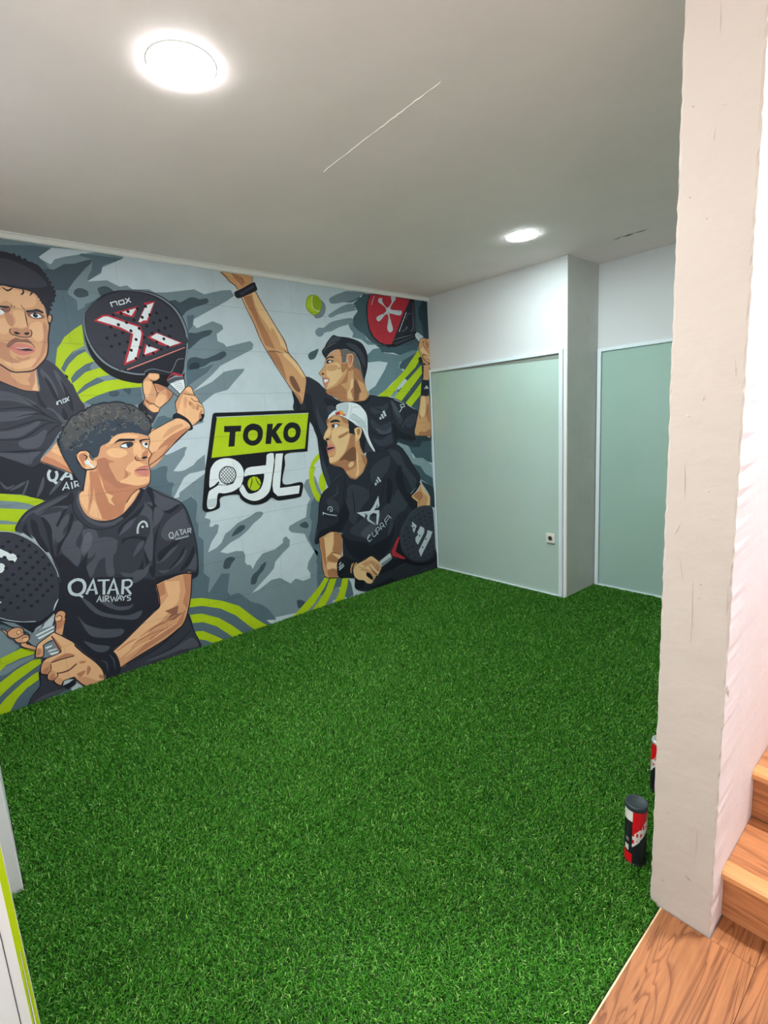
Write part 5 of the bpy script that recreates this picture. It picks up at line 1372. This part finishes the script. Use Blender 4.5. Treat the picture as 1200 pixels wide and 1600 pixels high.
K|line|4.4|2962,1393,20,36,24,6,20,-19,2,-28,-19,-42,-18,-19,-41,0
K|ink|7.3|2994,1413,-18,-13,13,-22
L|white|13.5|2975,1368,-3,-11,-22,-23
D|white|13.5|2977,1367
L|wht2|12.4|2763,890,-6,34,-14,26,-23,12,-17,-14,-3,-28
D|white|7.3|2727,928
L|wht2|5.9|2565,857,8,-15,-6,-20,-15,0,-6,17,5,18,14,0
B|wht2|4.7|2558,826,-13,-14
B|wht2|5.3|2538,821,-17,41,-10,-36
B|wht2|4.1|2532,837,-17,-1
B|wht2|5.3|2506,865,-26,-2
B|wht2|5.3|2493,863,-1,-34
B|wht2|5.4|2484,830,-16,33,-9,-33
B|wht2|4.2|2478,843,-18,0
B|wht2|5.4|2448,831,-1,32,-21,-2,2,-14,18,-1
B|wht2|4.8|2440,846,-14,-15
B|wht2|3.6|2535,801,-5,14,-2,-13
B|wht2|3.6|2524,802,-6,14,-2,-13
B|wht2|3.6|2512,802,-5,15,-2,-13
B|wht2|3.6|2501,803,-5,14,-2,-12
B|wht2|3.6|2490,804,-6,14,-1,-12
B|wht2|3.6|2479,805,-6,14,-2,-13
B|wht2|3.6|2467,806,-5,14,-2,-13
B|wht2|3.6|2456,806,-6,15,-2,-13
L|wht2|17.5|3137,681,32,-15,10,-29,-8,-34,-29,-17,-29,12,-14,34,9,34,29,15
B|wht2|11.4|3142,589,-24,-25
B|wht2|14.7|3098,577,-48,78,-6,-93
B|wht2|8.4|3082,600,-38,-8
B|wht2|10.6|3027,646,-65,-14
B|wht2|16.0|2993,637,13,-88
B|wht2|15.0|2984,546,-45,83,-11,-102
B|wht2|8.6|2969,570,-40,-9
B|wht2|16.4|2904,523,-18,92
L|wht2|12.0|2889,610,-37,-6,-12,-23,18,-21,35,3
B|wht2|14.2|2878,562,-23,-52
B|wht2|6.4|3051,513,-21,34,-4,-39
B|wht2|4.3|3044,526,-17,-3
B|wht2|6.4|3011,542,5,-37
B|wht2|6.4|3005,502,-5,37,-16,-4,0,-15,17,1,-19,-24
B|wht2|6.5|2972,531,-5,-38,-13,25,-6,-27,-15,33
B|wht2|6.5|2940,488,-21,32,-5,-35
B|wht2|4.4|2933,501,-17,-2
B|wht2|6.6|2912,518,-12,-19,-17,11
B|wht2|6.6|2900,499,3,-18
L|wht2|6.6|2858,503,18,3,1,-12,-13,-8,1,-11,18,1
S|a2|0.0|2697,529,-81,19,-98,15,-59,-14,24,-139,35,-116,34,-73,54,-35,91,-43,162,-45,124,-49,3,75,26,49,-83,50,-106,74,-89,62,-40,23,-4,65
P|a1|0.0|2645,540,-97,-20,4,-71,18,-67,75,-60,104,-79,98,-58,127,-70,30,60,-75,48,-96,67,-98,59,-61,43,-44,48
P|a3|0.0|2697,524,-52,16,2,-85,38,-10,10,-57,0,50
P|a3|0.0|2518,558,-57,-11,27,-136,33,-105,23,58,-30,75
P|a3|0.0|2530,319,32,-95,62,-32,100,-39,134,-45,111,-49,-94,55,-100,76,-88,32,-88,14
P|a4|0.0|2667,339,-93,14,17,-57,-38,-2,62,-32,47,4,20,-4,-54,45
K|a3|13.4|2843,213,-95,39,-96,21,-61,23
K|a3|11.4|2904,155,-58,39,-112,23,-94,1
K|a3|9.3|2988,165,-73,33,-53,12
K|a4|7.7|2788,225,-59,32,-56,2
K|a1|11.7|2777,171,-68,28,-110,37
K|a1|13.3|2945,110,-94,46,-93,19
L|line|7.5|2697,529,-7,-82,5,-64,39,-29,89,-59,107,-74,81,-48
L|line|7.8|2459,544,24,-134,35,-116,40,-77,48,-31,91,-43,163,-50,123,-41
L|ink|10.0|2701,535,-86,22,-97,8,-63,-15,-35,0,-8,29
S|k0|0.0|3115,143,-61,26,-35,12,-21,-27,-15,-70,4,-58,33,-27,53,7,11,67
K|k2|7.3|3083,141,-29,-30,0,-59
K|k2|7.4|3031,161,-19,-46,1,-69
L|ink|6.0|3020,179,-22,-25,-15,-70,4,-58
#painted_racket_dotted
S|ink|0.0|3572,1054,-121,-19,-47,-13,-45,-26,-45,-42,-37,-50,-30,-62,-21,-70,-3,-89,10,-86,21,-61,42,-41,40,-28,37,-14,29,-26,69,57,59,45,88,40
S|k1|0.0|3572,1050,-121,-17,-46,-13,-43,-27,-44,-41,-37,-50,-28,-61,-22,-70,-4,-87,12,-86,17,-39,21,-34,48,-30,44,-11,65,21,62,30,29,22,88,44
S|k1|0.0|3544,1036,-92,-9,-61,-22,-60,-49,-45,-63,-27,-57,-18,-69,-7,-72,11,-77,28,-68,39,-19,110,54,100,-4,88,40
L|wht2|3.1|3542,1052,-91,-17,-47,-13,-42,-27,-44,-42,-39,-51,-28,-61,-22,-71,-6,-52
K|wht2|7.7|3242,590,19,-30,16,-35
L|wht2|3.6|3584,592,-59,-35,-35,-24,-56,-27,-63,-17
P|grey|0.0|3528,541,-61,-32,-37,-42,-32,-37,13,0,30,31,45,37
P|n3|0.0|3402,427,-49,19,-26,32,11,-28,31,-16
P|white|0.0|3525,965,-59,-25,-35,-30,-2,-7,-16,-1,-15,-18,2,-14,12,-18,8,12,18,4,7,14,28,11,63,2
S|white|0.0|3498,853,-20,8,-15,-10,-2,-19,10,-18,12,-7,15,9
P|white|0.0|3517,655,-12,-11,11,-6
D|ink|9.5|3424,972,-62,-8,91,-14,-61,-12,-58,-8,90,-15,-61,-8,-56,-20,86,-5,-54,-19,-60,-12,175,37,-28,-33,-59,-16,-58,-11,-51,-26,198,26,-59,-16,-60,-9,-54,-21,148,3,-63,-9,-57,-15,-56,-24,206,27,-62,-12,-58,-18,-56,-19,211,22,-63,-9,-62,-19,-56,-15,-53,-25,206,33,-67,-15,-63,-15,-51,-21,212,19,-69,-11,-60,-11,-57,-19,154,0,-64,-7,-58,-20,94,-11,-63,-6,125,13,20,113,-7,64
#painted_racket_grip
P|grey|0.0|3408,417,-65,18,-59,4,8,-54,-12,-99,18,-47,56,20,25,9,17,60,23,54
P|white|0.0|3384,409,-94,26,-1,-11,88,-24
P|white|0.0|3376,390,-82,22,1,-9,75,-25
P|white|0.0|3350,321,-38,4,7,-11,27,-4
P|white|0.0|3340,298,-46,0,2,-9,41,-2
P|white|0.0|3335,279,-46,-3,1,-13,37,0
#painted_racket_butt
P|wht2|0.0|3287,90,-49,-13,31,-15,28,-3
S|ink|0.0|3292,57,-52,7,-9,-17,31,-16,22,2
#painted_hands
S|a2|0.0|3530,496,-21,-19,-20,6,-35,-2,-21,-23,1,-26,-20,-19,1,-26,20,-13,-40,-37,3,-19,32,22,23,21,6,22,22,20,7,22,17,12,7,21
S|a1|0.0|3472,464,-25,0,-7,-23,23,-2,11,10
S|a1|0.0|3447,411,-17,1,-12,-11,8,-14,17,6
L|line|5.5|3532,497,-23,-23,-2,-30,-19,-19,-24,-5,-30,12
L|line|5.5|3505,469,-21,12,-30,-1,-20,-18,0,-30,-18,-12,0,-26,23,-12,34,12,12,29
L|line|4.8|3459,386,-6,-25,-56,-41
L|line|4.8|3434,384,-40,-44
B|line|3.1|3470,460,-21,3,-8,-19,22,-5,7,18
L|line|4.0|3448,405,-11,9,-15,-6
S|a2|0.0|3279,474,-16,35,-23,7,-19,-16,4,-29,15,-49,19,-54,30,23,-11,50
S|a3|0.0|3277,454,-44,-1,10,-30,30,-17,8,16
S|a1|0.0|3272,486,-22,-1,-5,-18,18,-11,12,10
L|line|5.8|3289,391,-11,50,0,40,-15,28,-23,7,-20,-20,8,-31
L|line|4.1|3272,482,-20,7,-10,-16,13,-19,18,5
S|a1|0.0|3404,278,-10,49,-12,22,-40,26,-46,22,-29,-27,-62,-69,-2,-21,-37,-62,-53,-76,-36,-85,1,-51,49,-9,47,8,30,31,27,53,57,-6,19,-19,24,23,9,17,24,17,-2,33,26,17,1,34,-16,34,-23,12,-66,10,-9,24,27,70,51,-16,9,-43,6,-25,26,0
S|a2|0.0|3404,278,-13,48,-30,-11,6,-38,27,-6
S|a3|0.0|3386,324,-14,-11,9,-24,13,-2
S|a3|0.0|3304,376,-28,-64,-4,-28,11,-17,7,23,14,52
S|a2|0.0|3388,171,1,34,-15,28,-31,-5,1,-47,20,-26
S|a3|0.0|3381,189,-35,13,17,-40,21,4
S|a2|0.0|3364,121,-6,39,-18,13,-18,-21,5,-39,13,-9
S|a3|0.0|3357,132,-24,18,2,-34,15,-6
S|a2|0.0|3331,87,3,22,-18,7,-24,-24,15,-28
S|a2|0.0|3232,82,-56,-15,-52,-43,-43,-17,46,-10,47,8,30,31
S|a3|0.0|3252,249,-41,-28,34,-2,67,-2,21,1,-13,15
S|a3|0.0|3312,142,-56,5,-37,21,-11,-4,50,-30,44,3
S|a3|0.0|3217,104,-46,3,21,-27,17,0
S|a3|0.0|3196,173,-34,-5,7,-12,23,5
S|a3|0.0|3156,130,-15,-20,16,-29,12,-3
S|a3|0.0|3102,52,-22,-16,8,-18,17,13
L|line|5.7|3404,278,-9,43,-15,31,-44,25,-40,20,-10,-7,-38,-40,-43,-49,-2,-21
L|line|5.7|3404,278,-36,-7,-11,43,-4,25,-45,11
L|line|5.8|3309,378,-21,-75,-5,-36,61,-11,29,-17,16,-34,2,-33,-29,-18
L|line|5.8|3339,220,-50,2,-72,-3
L|line|5.0|3339,213,3,-33,20,-26,2,-30,-25,-18
L|line|5.9|3317,144,-60,-3,-46,24
L|line|5.1|3316,150,-2,-21,22,-19,-5,-23,-24,-23,-20,23,-50,-3
L|line|6.0|3237,87,-23,-40,-29,-37,-34,-14,-67,9
L|line|6.0|3203,280,-37,-62,-53,-76,-32,-69,-3,-67
'''
PART_LABEL = {
 'painted_player_frowning': 'painted man with short black hair frowning at the viewer',
 'painted_player_curly_hair': 'painted man with curly hair and white earbud looking right',
 'painted_player_arm_raised': 'painted man in dark shirt reaching one arm up',
 'painted_player_white_cap': 'painted man in backwards white cap holding a racket low',
 'painted_racket_cross': 'painted black racket with red and white cross',
 'painted_racket_red': 'painted red and black racket with a white splash',
 'painted_racket_stripes': 'painted dark racket with three pale stripes',
 'painted_racket_dotted': 'painted dark grey racket with rows of holes',
 'painted_logo_sign': 'black, white and lime lettered sign with small racket and ball',
 'painted_ball': 'lime green ball painted near the ceiling', 'painted_arcs': 'lime green painted arcs and stripes',
 'painted_hands': 'painted hands gripping a racket handle'}
groups = []; cur = None
order = 0
for line in DATA.strip().split('\n'):
    if line[0] == '#':
        cur = (line[1:], [], [], []); groups.append(cur); continue
    kind, c, w, rest = line.split('|')
    nums = [int(v) for v in rest.split(',')]
    # coordinates are stored as differences, in millimetres along the wall and up it
    pts = []; a = b = 0
    for i in range(0, len(nums), 2): a += nums[i]; b += nums[i+1]; pts.append((a, b))
    w = float(w); order += 1; X = .0004 + order*9e-6
    _, V, F, C = cur; colr = lin(PAL[c])
    def addv(p): p = clamp(p); V.append((X, -p[0]/1000, p[1]/1000)); return len(V)-1
    if kind == 'P' or kind == 'S':
        q = catmull(pts) if kind == 'S' else pts
        q = [p for i, p in enumerate(map(clamp, q)) if i == 0 or True]
        idx = [addv(p) for p in q]
        for tri in tessellate_polygon([[Vector((p[0], p[1], 0)) for p in q]]):
            a_, b_, c_ = (Vector(q[i]) for i in tri); cr = (b_-a_).cross(c_-a_)
            if abs(cr) < .02: continue
            F.append([idx[i] for i in (tri if cr < 0 else tri[::-1])]); C.append(colr)
    elif kind == 'D':
        for p in pts:
            F.append([addv((p[0]+w*math.cos(k*math.pi/6), p[1]+w*math.sin(k*math.pi/6))) for k in range(12)]); C.append(colr)
    else:
        q = pts if kind == 'B' else catmull(pts, False, 5)
        n = len(q); lefts = []; rights = []
        for i, p in enumerate(q):
            d0 = Vector((q[i][0]-q[i-1][0], q[i][1]-q[i-1][1])) if i else None
            d1 = Vector((q[i+1][0]-q[i][0], q[i+1][1]-q[i][1])) if i < n-1 else None
            if d0 is None or d0.length < 1e-6: d0 = d1
            if d1 is None or d1.length < 1e-6: d1 = d0
            if d0 is None: d0 = d1 = Vector((1, 0))
            d0 = d0.normalized() if d0.length else Vector((1,0)); d1 = d1.normalized() if d1.length else d0
            t = (d0+d1); t = t.normalized() if t.length > .2 else d1
            nn = Vector((-t.y, t.x)); cs = max(.5, nn.dot(Vector((-d1.y, d1.x))))
            hw = w*.5/cs
            if kind == 'K': hw *= max(.12, math.sin(math.pi*(.06+.88*i/(n-1))))
            lefts.append((p[0]+nn.x*hw, p[1]+nn.y*hw)); rights.append((p[0]-nn.x*hw, p[1]-nn.y*hw))
        Lv = [addv(p) for p in lefts]; Rv = [addv(p) for p in rights]
        for i in range(n-1):
            F.append((Lv[i], Lv[i+1], Rv[i+1], Rv[i])); C.append(colr)
mural = None
for nm, V, F, C in groups:
    # drop repeated vertices within a face
    F2 = []; C2 = []
    for f, c in zip(F, C):
        g = []
        for i in f:
            if not g or (Vector(V[i])-Vector(V[g[-1]])).length > 1e-5: g.append(i)
        if len(g) > 2 and (Vector(V[g[0]])-Vector(V[g[-1]])).length < 1e-5: g.pop()
        if len(g) > 2: F2.append(g); C2.append(c)
    me = bpy.data.meshes.new(nm); me.from_pydata(V, [], F2); set_col(me, C2)
    if nm == 'mural':
        mural = link('wall_mural', me, M['paint'])
        tag(mural, 'large painted mural of four men with rackets filling the left wall', 'mural')
    else:
        o = link(nm, me, M['paint'], mural)
        if nm in PART_LABEL: o['label'] = PART_LABEL[nm]
# fine joints between the wall blocks, showing through the paint
jm = bpy.data.materials.new('block_joint_shadow_line'); jm.use_nodes = True
nt = jm.node_tree; b = nt.nodes['Principled BSDF']; b.inputs['Base Color'].default_value = (.05,.06,.07,1); b.inputs['Alpha'].default_value = .42; b.inputs['Roughness'].default_value = .9
XJ = .0004+(order+6)*9e-6
def joint(y0, y1, z0, z1):
    bm = bmesh.new(); vs = [bm.verts.new(p) for p in [(XJ,y0,z0),(XJ,y1,z0),(XJ,y1,z1),(XJ,y0,z1)]]; bm.faces.new(vs)
    bm_obj('block_joint', bm, jm, mural)
for k in range(8):
    z = .297+k*.2915
    joint(-3.645, -.01, z-.001, z+.001)
rj = random.Random(2)
for k in range(9):
    z0 = .005 if k == 0 else .298+(k-1)*.2915; z1 = min(.297+k*.2915-.001, 2.565)
    off = .30*(k % 2)+.035
    y = -off-.25
    while y > -3.64:
        joint(y-.0007, y+.0007, z0+.001, z1); y -= .595

# ---------------------------------------------------------------- artificial turf: three rolls, seams along the mural wall
def turf_roll(x0, x1, segs, label, seed):
    """segs: list of (xa, xb, ya, yb) rectangles covered by this roll"""
    rng = np.random.default_rng(seed)
    V = []; F3 = []; COLS = []
    camp = np.array(cam.location[:2])
    P = []
    for xa, xb, ya, yb in segs:
        area = (xb-xa)*(yb-ya); n = int(area*DENS)
        p = np.column_stack([rng.uniform(xa+.001, xb-.001, n), rng.uniform(ya, yb, n)])
        P.append(p)
    P = np.vstack(P); d = np.hypot(*(P-camp).T)
    keep = (rng.random(len(P)) < np.clip(1.3-d*.22, .42, 1)) & (np.hypot(P[:,0]-2.8395, P[:,1]+2.085) > .036) & (np.hypot(P[:,0]-2.768, P[:,1]+1.70) > .036); P = P[keep]; d = d[keep]; n = len(P)
    # lean direction: mostly random with a slow drift across the mat
    drift = .9*np.sin(P[:,0]*2.1+P[:,1]*1.3+seed)
    ang = rng.uniform(0, 2*np.pi, n); lx = np.cos(ang)+.35*np.cos(drift); ly = np.sin(ang)+.35*np.sin(drift)
    nl = np.hypot(lx, ly)+1e-6; lx /= nl; ly /= nl
    L = rng.uniform(.011, .022, n)*(1+.12*np.sin(P[:,0]*9)*np.sin(P[:,1]*7)); tilt = np.radians(rng.uniform(15, 72, n))
    wd = rng.uniform(.0009, .0016, n)*(1+.25*np.maximum(d-2, 0))
    hx, hz = np.sin(tilt), np.cos(tilt)
    az = rng.uniform(0, 2*np.pi, n); wx, wy = np.cos(az)*wd, np.sin(az)*wd
    b0 = np.column_stack([P[:,0]-wx, P[:,1]-wy, np.full(n, .001)]); b1 = np.column_stack([P[:,0]+wx, P[:,1]+wy, np.full(n, .001)])
    mx = P[:,0]+lx*hx*L*.45; my = P[:,1]+ly*hx*L*.45; mz = .001+hz*L*.72
    m0 = np.column_stack([mx-wx*.85, my-wy*.85, mz]); m1 = np.column_stack([mx+wx*.85, my+wy*.85, mz])
    t = np.column_stack([P[:,0]+lx*hx*L*1.05, P[:,1]+ly*hx*L*1.05, .001+hz*L*.95])
    XM = XP0-.003
    ex = [(s[0], s[1]) for s in segs]; gx0, gx1 = min(e[0] for e in ex), max(e[1] for e in ex)
    for A in (b0, b1, m0, m1, t):
        A[:,0] = np.clip(A[:,0], max(gx0+.0003, .012), gx1-.0003)
        A[:,1] = np.minimum(A[:,1], DR-.024)
        inpil = A[:,1] > YP-.004
        A[inpil,0] = np.minimum(A[inpil,0], XM)
        A[:,0] = np.minimum(A[:,0], XW-.0005 if x1 > 2 else 9)
        left = A[:,0] < W1+.005; A[left,1] = np.minimum(A[left,1], -.024)
        A[:,1] = np.minimum(A[:,1], DR-.024)
    V = np.empty((n*5, 3), np.float32); V[0::5] = b0; V[1::5] = b1; V[2::5] = m1; V[3::5] = m0; V[4::5] = t
    i5 = np.arange(n)*5
    loops = np.empty((n, 7), np.int32); loops[:,0] = i5; loops[:,1] = i5+1; loops[:,2] = i5+2; loops[:,3] = i5+3; loops[:,4] = i5+3; loops[:,5] = i5+2; loops[:,6] = i5+4
    # backing strip
    nb = len(segs); bv = []; bl = []
    base = n*5
    for k, (xa, xb, ya, yb) in enumerate(segs):
        bv += [(xa, ya, .0015), (xb, ya, .0015), (xb, yb, .0015), (xa, yb, .0015)]; bl += [base+4*k+i for i in range(4)]
    V = np.vstack([V, np.array(bv, np.float32)])
    me = bpy.data.meshes.new('turf_roll'); me.vertices.add(len(V)); me.vertices.foreach_set('co', V.ravel())
    ls = np.concatenate([np.stack([np.arange(n)*7, np.arange(n)*7+4], 1).ravel(), n*7+4*np.arange(nb)])
    al = np.concatenate([loops.ravel(), np.array(bl)]).astype(np.int32)
    me.loops.add(len(al)); me.loops.foreach_set('vertex_index', al)
    me.polygons.add(len(ls)); me.polygons.foreach_set('loop_start', ls.astype(np.int32))
    me.update(calc_edges=True)
    # colour per blade, darker at the root
    c1 = np.array(lin(TURF_A)); c2 = np.array(lin(TURF_B)); c3 = np.array(lin(TURF_C))
    r = rng.random(n)[:,None]; k = rng.random(n)[:,None]
    c = c1*(1-r)+c2*r; c = np.where(k > .92, c3, c)*(.75+.5*rng.random(n)[:,None])
    L4 = np.ones((len(al), 4), np.float32)
    body = np.repeat(c, 7, 0)
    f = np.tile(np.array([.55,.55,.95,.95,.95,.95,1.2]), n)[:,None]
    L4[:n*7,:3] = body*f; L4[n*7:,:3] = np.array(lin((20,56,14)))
    at = me.color_attributes.new('col', 'FLOAT_COLOR', 'CORNER'); at.data.foreach_set('color', L4.ravel())
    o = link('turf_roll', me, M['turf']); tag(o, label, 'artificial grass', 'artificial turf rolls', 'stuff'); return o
DENS = 100000
TURF_A = (40,108,20); TURF_B = (82,152,46); TURF_C = (142,190,96)
m = bpy.data.materials.new('artificial_grass_blades'); m.use_nodes = True; nt = m.node_tree; b = nt.nodes['Principled BSDF']
a = nt.nodes.new('ShaderNodeAttribute'); a.attribute_name = 'col'; nt.links.new(a.outputs['Color'], b.inputs['Base Color'])
b.inputs['Roughness'].default_value = .45; b.inputs['Specular IOR Level'].default_value = .25
M['turf'] = m
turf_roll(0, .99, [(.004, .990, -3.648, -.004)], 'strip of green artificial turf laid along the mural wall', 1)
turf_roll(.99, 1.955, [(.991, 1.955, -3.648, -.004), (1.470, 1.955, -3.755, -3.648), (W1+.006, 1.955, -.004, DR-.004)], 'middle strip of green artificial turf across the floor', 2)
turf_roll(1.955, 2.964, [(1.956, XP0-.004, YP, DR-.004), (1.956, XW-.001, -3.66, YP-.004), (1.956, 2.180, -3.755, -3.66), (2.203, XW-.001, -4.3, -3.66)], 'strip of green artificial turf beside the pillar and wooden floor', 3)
